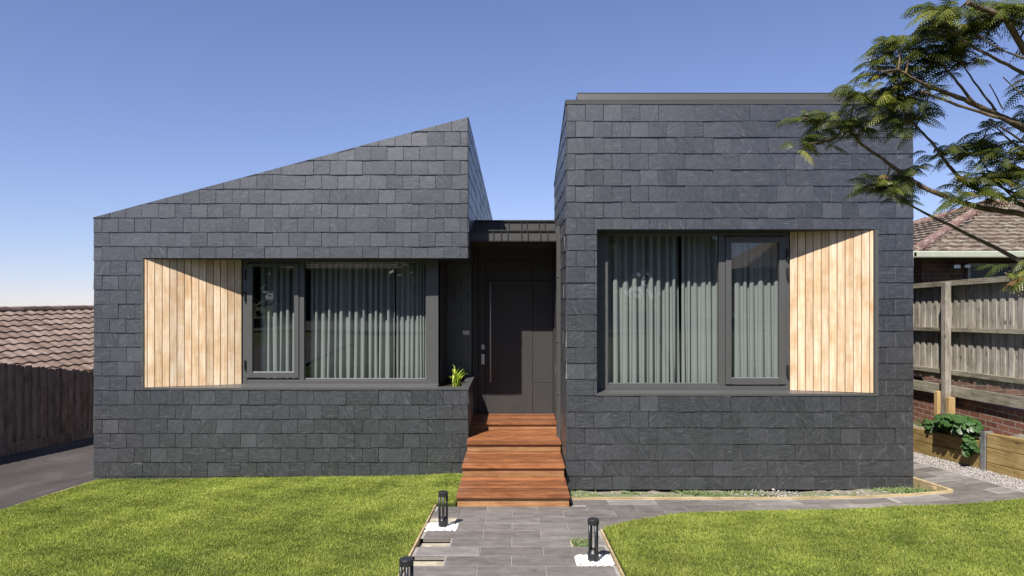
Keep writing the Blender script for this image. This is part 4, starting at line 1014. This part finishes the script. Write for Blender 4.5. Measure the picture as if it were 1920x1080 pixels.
# ------------------------------------------------------------------ the feathery tree at right
TR=empty('feathery_tree',(3.35,3.3,g(3.35,3.3))); tag(TR,'tree with feathery fern-like fronds reaching in from the right','tree')
def cp(x,y,d): return W(1440+x/2.7, y/2.7, d)
TB=W(2330,760,3.35); 
br=[ # (points in crop px, depth start, depth end, radii)
 ([(1900,1300),(1500,1120),(1296,1085),(1100,1056),(940,1010),(800,955),(720,905),(640,850),(560,790),(480,735),(440,690),(400,650)],3.35,3.25,(.022,.006)),
 ([(1900,1250),(1500,780),(1296,655),(1200,600),(1080,545),(960,490),(820,440),(740,400),(660,350)],3.25,3.0,(.026,.006)),
 ([(1500,720),(1296,640),(1150,590),(1000,545),(850,490),(780,460)],3.15,3.05,(.014,.005)),
 ([(1500,480),(1296,370),(1140,290),(1010,220),(960,170)],3.05,2.95,(.012,.005)),
 ([(1700,900),(1420,420),(1296,250),(1200,100),(1100,50),(1010,10)],3.1,2.85,(.024,.010)),
 ([(1500,350),(1296,295),(1160,240),(1065,175)],3.0,2.95,(.007,.003)),
 ([(1080,545),(1030,510),(960,420),(900,345),(860,310)],3.12,3.05,(.010,.004)),
 ([(1150,560),(1130,530),(1040,410),(980,315)],3.14,3.1,(.009,.003)),
 ([(1600,1150),(1296,1040),(1040,950),(960,890),(900,820),(830,720),(740,630),(690,560)],3.4,3.2,(.015,.005)),
 ([(1296,1330),(1100,1230),(960,1160),(800,1080),(670,1010),(620,960)],3.45,3.4,(.014,.004)),
 ([(1300,760),(1200,690),(1120,600)],3.2,3.15,(.007,.003)),
 ([(1296,490),(1190,390)],3.0,3.0,(.004,.0025)),([(1190,555),(1120,425)],3.1,3.1,(.004,.0025)),
 ([(1500,1250),(1300,1010),(1160,940),(1080,870)],3.35,3.3,(.008,.003)),
 ([(1310,1060),(1180,940),(1100,850),(1060,760)],3.35,3.3,(.007,.003)),
 ([(1500,900),(1350,760),(1250,690),(1180,640)],3.2,3.1,(.010,.004)),
 ([(1600,1700),(1296,1420),(1200,1380)],3.5,3.45,(.012,.004)),
]
m=MB(); BP=[]
for pts,d0,d1,(r0,r1) in br:
    n=len(pts); P=[]
    for i,(x,y) in enumerate(pts): P.append(cp(x,y,lerp(d0,d1,i/(n-1))))
    Q=[];R_=[]
    for i in range(n-1):
        p0=P[max(i-1,0)];p1=P[i];p2=P[i+1];p3=P[min(i+2,n-1)]
        for j in range(4):
            t=j/4; q=.5*((2*p1)+(p2-p0)*t+(2*p0-5*p1+4*p2-p3)*t*t+(3*p1-p0-3*p2+p3)*t**3)
            Q.append(q+Vector((random.uniform(-.002,.002),random.uniform(-.002,.002),random.uniform(-.002,.002)))); R_.append(lerp(r0*.82,r1*.8,((i+t)/(n-1))**.8)*random.uniform(.93,1.08))
    Q.append(P[-1]); R_.append(r1); m.tube(Q,R_,8); BP+=Q
tw=m
m=MB(); tb=Vector((3.75,3.4,g(3.7,3.4)-.1)); tp_=cp(1900,1280,3.35)
m.tube([tb,tb+Vector((-.02,0,.25)),lerp(tb,tp_,.5)+Vector((.05,.03,0)),tp_,cp(1700,900,3.12),cp(1600,500,3.0),cp(1550,0,3.0)],[.095,.075,.065,.055,.042,.03,.012],12)
pb(m,'trunk',M['bark'],TR)
tops=MB()
# fronds
clusters=[(130,560,9,.8),(210,590,10,1),(300,600,10,1),(380,590,12,1),(440,640,8,.8),(110,705,6,.85),(200,700,7,.8),(300,690,6,.8),
 (390,450,10,1),(440,470,10,1),(520,500,12,1),(600,430,12,1.1),(520,340,10,.9),(470,300,5,.7),(570,270,11,1),(590,190,11,1.1),(660,200,11,1),(720,240,12,1),(700,310,12,1),(640,350,12,1.1),
 (580,560,12,1),(660,600,9,1),(720,560,11,1),(690,480,11,1),(760,470,7,.8),(770,190,10,1),(830,260,11,1),(880,220,10,1),(930,240,9,.9),(940,130,11,1),(860,110,11,1),(800,90,9,.9),(980,160,9,.9),
 (840,30,11,1),(790,20,7,.9),(920,30,12,1),(1000,60,11,1),(1100,40,11,1),(1180,20,11,1),(1260,40,11,1),(1050,110,8,.9),(980,280,7,.8),(900,320,6,.7),(1290,20,9,1),(1400,80,14,1.2),(1350,200,8,1),
 (480,910,9,.8),(550,930,10,.9),(620,910,10,.9),(690,870,9,.9),(720,820,6,.7),(640,980,6,.7),(560,880,6,.8),
 (800,730,6,.8),(860,750,8,.9),(930,730,9,.9),(1010,740,11,1),(1080,700,11,1),(1060,620,8,.9),(1120,760,12,1),(1190,770,12,1),(1250,700,9,1),(1010,860,9,1),(950,900,8,.9),(930,980,8,.9),(1020,960,9,.9),(1090,880,9,1),(1180,880,12,1),(1270,860,12,1.1),(1250,960,8,1),(1120,990,6,.8),
 (1260,540,7,.9),(1230,600,5,.8),(1295,420,6,.9),(1290,340,4,.8),(1380,600,10,1),(1400,760,10,1),(1400,950,10,1),(1230,1400,6,1),(1290,1385,8,1.1),(1180,1340,4,.8),(1290,1320,5,.9)]
fv=[];ft=[];fc=[]; rg=np.random.default_rng(11)
def frond(base,dirv,L,up_):
    dirv=dirv.normalized(); sd=dirv.cross(up_); 
    if sd.length<.05: sd=dirv.cross(Vector((0,1,0)))
    sd.normalize(); nr=sd.cross(dirv); r0=random.betavariate(2,2.4)
    npn=11; droop=random.uniform(.15,.55); pts=[]
    if random.random()<.03: r0=.98
    for i in range(npn+1):
        t=i/npn; pts.append(base+dirv*(L*t)+Vector((0,0,-1))*(L*droop*t*t)+nr*(L*.12*math.sin(t*3.1)))
    # rachis as narrow strip
    for i in range(npn):
        o=len(fv); w=.0014; fv.extend([pts[i]-sd*w,pts[i]+sd*w,pts[i+1]+sd*w*.7,pts[i+1]-sd*w*.7]); fc.extend([r0*.6]*4); ft.append([o,o+1,o+2]); ft.append([o,o+2,o+3])
    for i in range(1,npn+1):
        t=i/npn; pl=L*.34*(math.sin(min(1,t*1.05)*math.pi*.86+.32))+.006; tg=(pts[min(i+1,npn)]-pts[i-1]).normalized()
        for s_ in (-1,1):
            d=(sd*s_*(.92-.35*t)+tg*(.38+.5*t)+Vector((0,0,-.25-.25*random.random()))).normalized(); b=pts[i]
            pw=pl*.155+.0015; sc_=tg*1.0; perp=(tg-d*tg.dot(d)).normalized(); o=len(fv)
            # serrated pinna: several leaflet teeth either side of the midrib
            k=4
            fv.append(b); col_=min(1,max(0,r0+random.uniform(-.12,.12))); fc.append(col_)
            for j in range(k):
                ta=(j+.9)/k; tb_=(j+.45)/k; wd=pw*(1.15-ta*.85)
                c0=b+d*(pl*ta)-Vector((0,0,1))*(pl*.22*ta*ta)
                c1=b+d*(pl*tb_)-Vector((0,0,1))*(pl*.22*tb_*tb_)
                fv.extend([c1,c0+perp*wd,c0-perp*wd,c0+d*pl*.02]); fc.extend([col_]*4)
                q=o+1+4*j; prev=o if j==0 else q-1
                ft.append([prev,q+1,q]); ft.append([prev,q,q+2]); ft.append([q,q+1,q+3]); ft.append([q,q+3,q+2])
for (x,y,n,s) in clusters:
    t=max(0,min(1,x/1296)); d=lerp(3.28,3.0,min(1,max(0,(700-y)/700))) 
    d+=random.uniform(-.06,.06)
    c=cp(x,y,d)
    # twig from nearest branch point that is farther right
    cand=[q for q in BP if q.x>c.x-.02]; 
    q=min(cand,key=lambda q:(q-c).length+ (0.0 if q.z<c.z+.05 else .1)) if cand else c
    hub=c+Vector((.05*s,.0,-.03)) 
    if (q-hub).length>.02: tw.tube([q,lerp(q,hub,.5)+Vector((0,random.uniform(-.02,.02),-.015)),hub],[.0045,.0035,.0025],5)
    nf=int(n*1.22)
    for k in range(nf):
        a=rg.uniform(0,2*math.pi); el=rg.uniform(-.35,.75)
        dv_=Vector((math.cos(a)*math.cos(el)-.25,math.sin(a)*math.cos(el)*.8,math.sin(el)*.8))
        frond(hub+Vector(rg.normal(0,.016*s,3)),dv_,rg.uniform(.085,.155)*s,Vector((rg.normal(0,.25),rg.normal(0,.25)-.15,1)))
V=np.array([v[:] for v in fv]); T=np.array(ft)
o=npmesh('crown',V,T,None,M['frond'],np.array(fc)); o.parent=TR; bpy.context.view_layer.update(); o.matrix_parent_inverse=TR.matrix_world.inverted()
pb(tw,'branches',M['bark'],TR)
print('frond tris',len(T))

# ------------------------------------------------------------------ across the street (reflected in the glass)
def hip_house(cx,cy,w,d,h,rise,label):
    z0=g(0,cy)-.1; E=empty('street_house',(cx,cy,z0)); tag(E,label,'house','houses across the street')
    m=MB(); m.box(cx-w/2+.4,cx+w/2-.4,cy-d/2+.4,cy+d/2-.4,z0,z0+h); pb(m,'wall',M['brick_front'],E)
    m=MB(); a=min(w,d)/2; zt=z0+h; zp=zt+rise; q=[Vector((cx-w/2,cy+d/2,zt)),Vector((cx+w/2,cy+d/2,zt)),Vector((cx+w/2,cy-d/2,zt)),Vector((cx-w/2,cy-d/2,zt))]; r1=Vector((cx-w/2+a,cy,zp)); r2=Vector((cx+w/2-a,cy,zp))
    sl_=math.hypot(rise,d/2); ang=math.atan2(rise,d/2)
    m.add([*q,r1,r2],[[0,1,5,4],[1,2,5],[2,3,4,5],[3,0,4],[0,3,2,1]])
    tile_plane(m,Vector((cx-w/2,cy,zp)),Vector((1,0,0)),Vector((0,math.cos(ang),-math.sin(ang))),Vector((0,math.sin(ang),math.cos(ang))),w,sl_,.33,.3,.04,.015,lambda aa,b:a*(1-b/sl_)<aa<w-a*(1-b/sl_),3)
    pb(m,'roof',M['rooftile_l'],E)
    for k in (-.28,.25):
        m=MB(); m.box(cx+k*w-.8,cx+k*w+.8,cy+d/2-.42,cy+d/2-.38,z0+.9,z0+2.1); pb(m,'window',M['dark'],E)
hip_house(-9.5,-24,11,9,2.9,2.3,'tiled hip-roofed house across the street at left behind the camera')
hip_house(19,-24,12,9,2.9,2.6,'tiled hip-roofed house across the street at right behind the camera')
rt=np.random.default_rng(5)
def street_tree(x,y,h,r,label,seed):
    z0=g(x,y)-.1; E=empty('street_tree',(x,y,z0)); tag(E,label,'tree','trees across the street')
    m=MB(); m.tube([(x,y,z0),(x+.1,y,z0+h*.35),(x,y+.1,z0+h*.8)],[.22,.16,.06],8)
    rd=random.Random(seed)
    for k in range(7): a=rd.uniform(0,6.28); m.tube([(x+.05,y,z0+h*rd.uniform(.3,.6)),(x+math.cos(a)*r*.7,y+math.sin(a)*r*.7,z0+h*rd.uniform(.6,.9))],[.08,.02],6)
    pb(m,'trunk',M['bark'],E)
    rg=np.random.default_rng(seed); n=9000; nb=20
    cen=rg.normal(0,1,(nb,3)); cen/=np.linalg.norm(cen,axis=1)[:,None]; cen*=rg.uniform(.35,.8,(nb,1)); 
    w=rg.integers(0,nb,n); P=cen[w]+rg.normal(0,.2,(n,3)); P=P*np.array([r,r,h*.5])+np.array([x,y,z0+h*.52])
    s=rg.uniform(.14,.34,n); A=rg.normal(0,1,(n,3)); A/=np.linalg.norm(A,axis=1)[:,None]; B=np.cross(A,rg.normal(0,1,(n,3))); B/=np.linalg.norm(B,axis=1)[:,None]
    V=np.stack([P-A*s[:,None],P+B*s[:,None]*.5,P+A*s[:,None],P-B*s[:,None]*.5],1).reshape(-1,3); Q=np.arange(n)[:,None]*4+np.array([[0,1,2,3]])
    o=npmesh('crown',V,None,Q,M['streettree'],np.repeat(rg.random(n),4)); o.parent=E; bpy.context.view_layer.update(); o.matrix_parent_inverse=E.matrix_world.inverted()
for i,(x,y,h,r,lb) in enumerate([(-21.5,-19,9,3.4,'broad dark tree across the street, farthest left'),(-16.4,-18,9,2.6,'dark tree crowding the left end of the left street house'),(-14,-32,13,5,'tall tree rising behind the left street house'),(-3.4,-18.5,10,3.2,'dense dark tree right beside the left street house'),(1.0,-19,10.5,3.3,'dense dark tree across the street straight behind the camera'),(5.2,-18.5,10,3.2,'dense dark tree across the street, next to the slim one'),(9.2,-19.5,9.5,2.6,'slim tree beside the right street house'),(-7.5,-33,14,5.5,'very tall tree behind the left street house roof'),(2,-29,14,5.5,'very tall tree behind the middle trees')]):
    street_tree(x,y,h,r,lb,20+i)

# ------------------------------------------------------------------ light
az=Vector((.50,1,-1.38)).normalized()
sun=bpy.data.lights.new('sun','SUN'); sun.energy=5.0; sun.angle=math.radians(.53); sun.color=(1,.955,.89)
so=bpy.data.objects.new('sun',sun); C.objects.link(so); so.rotation_euler=az.to_track_quat('-Z','Y').to_euler(); so.location=(-10,-10,20)
w=bpy.data.worlds.new('World'); sc.world=w; w.use_nodes=True; nt=w.node_tree; bg=nt.nodes['Background']
sky=nt.nodes.new('ShaderNodeTexSky'); sky.sky_type='NISHITA'; sky.sun_disc=False
toS=-az; sky.sun_elevation=math.asin(toS.z); sky.sun_rotation=math.atan2(toS.x,toS.y)
sky.air_density=1.0; sky.dust_density=.15; sky.ozone_density=3.5; sky.altitude=0
tc=nt.nodes.new('ShaderNodeTexCoord'); sp=nt.nodes.new('ShaderNodeSeparateXYZ'); cb=nt.nodes.new('ShaderNodeCombineXYZ')
mx=nt.nodes.new('ShaderNodeMath'); mx.operation='MAXIMUM'; mx.inputs[1].default_value=-.02; ma=nt.nodes.new('ShaderNodeMath'); ma.operation='MULTIPLY_ADD'; ma.inputs[1].default_value=.90; ma.inputs[2].default_value=.038
nt.links.new(tc.outputs['Generated'],sp.inputs[0]); nt.links.new(sp.outputs[0],cb.inputs[0]); nt.links.new(sp.outputs[1],cb.inputs[1]); nt.links.new(sp.outputs[2],mx.inputs[0]); nt.links.new(mx.outputs[0],ma.inputs[0]); nt.links.new(ma.outputs[0],cb.inputs[2]); nt.links.new(cb.outputs[0],sky.inputs[0])
tint=nt.nodes.new('ShaderNodeMix'); tint.data_type='RGBA'; tint.blend_type='MULTIPLY'; tint.inputs[0].default_value=1; tint.inputs[7].default_value=(1.12,.99,1.17,1)
nt.links.new(sky.outputs[0],tint.inputs[6]); nt.links.new(tint.outputs[2],bg.inputs[0]); bg.inputs[1].default_value=.071

# ------------------------------------------------------------------ camera
cam=bpy.data.cameras.new('camera'); co_=bpy.data.objects.new('camera',cam); C.objects.link(co_); sc.camera=co_
co_.location=(0,0,ZC); co_.rotation_euler=(math.radians(90),0,0); cam.sensor_width=36; cam.lens=F/1920*36
cam.shift_x=-(VX-960)/1920; cam.shift_y=(VY-540)/1920; cam.clip_start=.05; cam.clip_end=2000
sc.render.engine='CYCLES'
sc.view_settings.view_transform='Standard'; sc.view_settings.look='None'; sc.view_settings.gamma=1; sc.view_settings.exposure=0.75
sc.cycles.max_bounces=8; sc.cycles.transparent_max_bounces=12
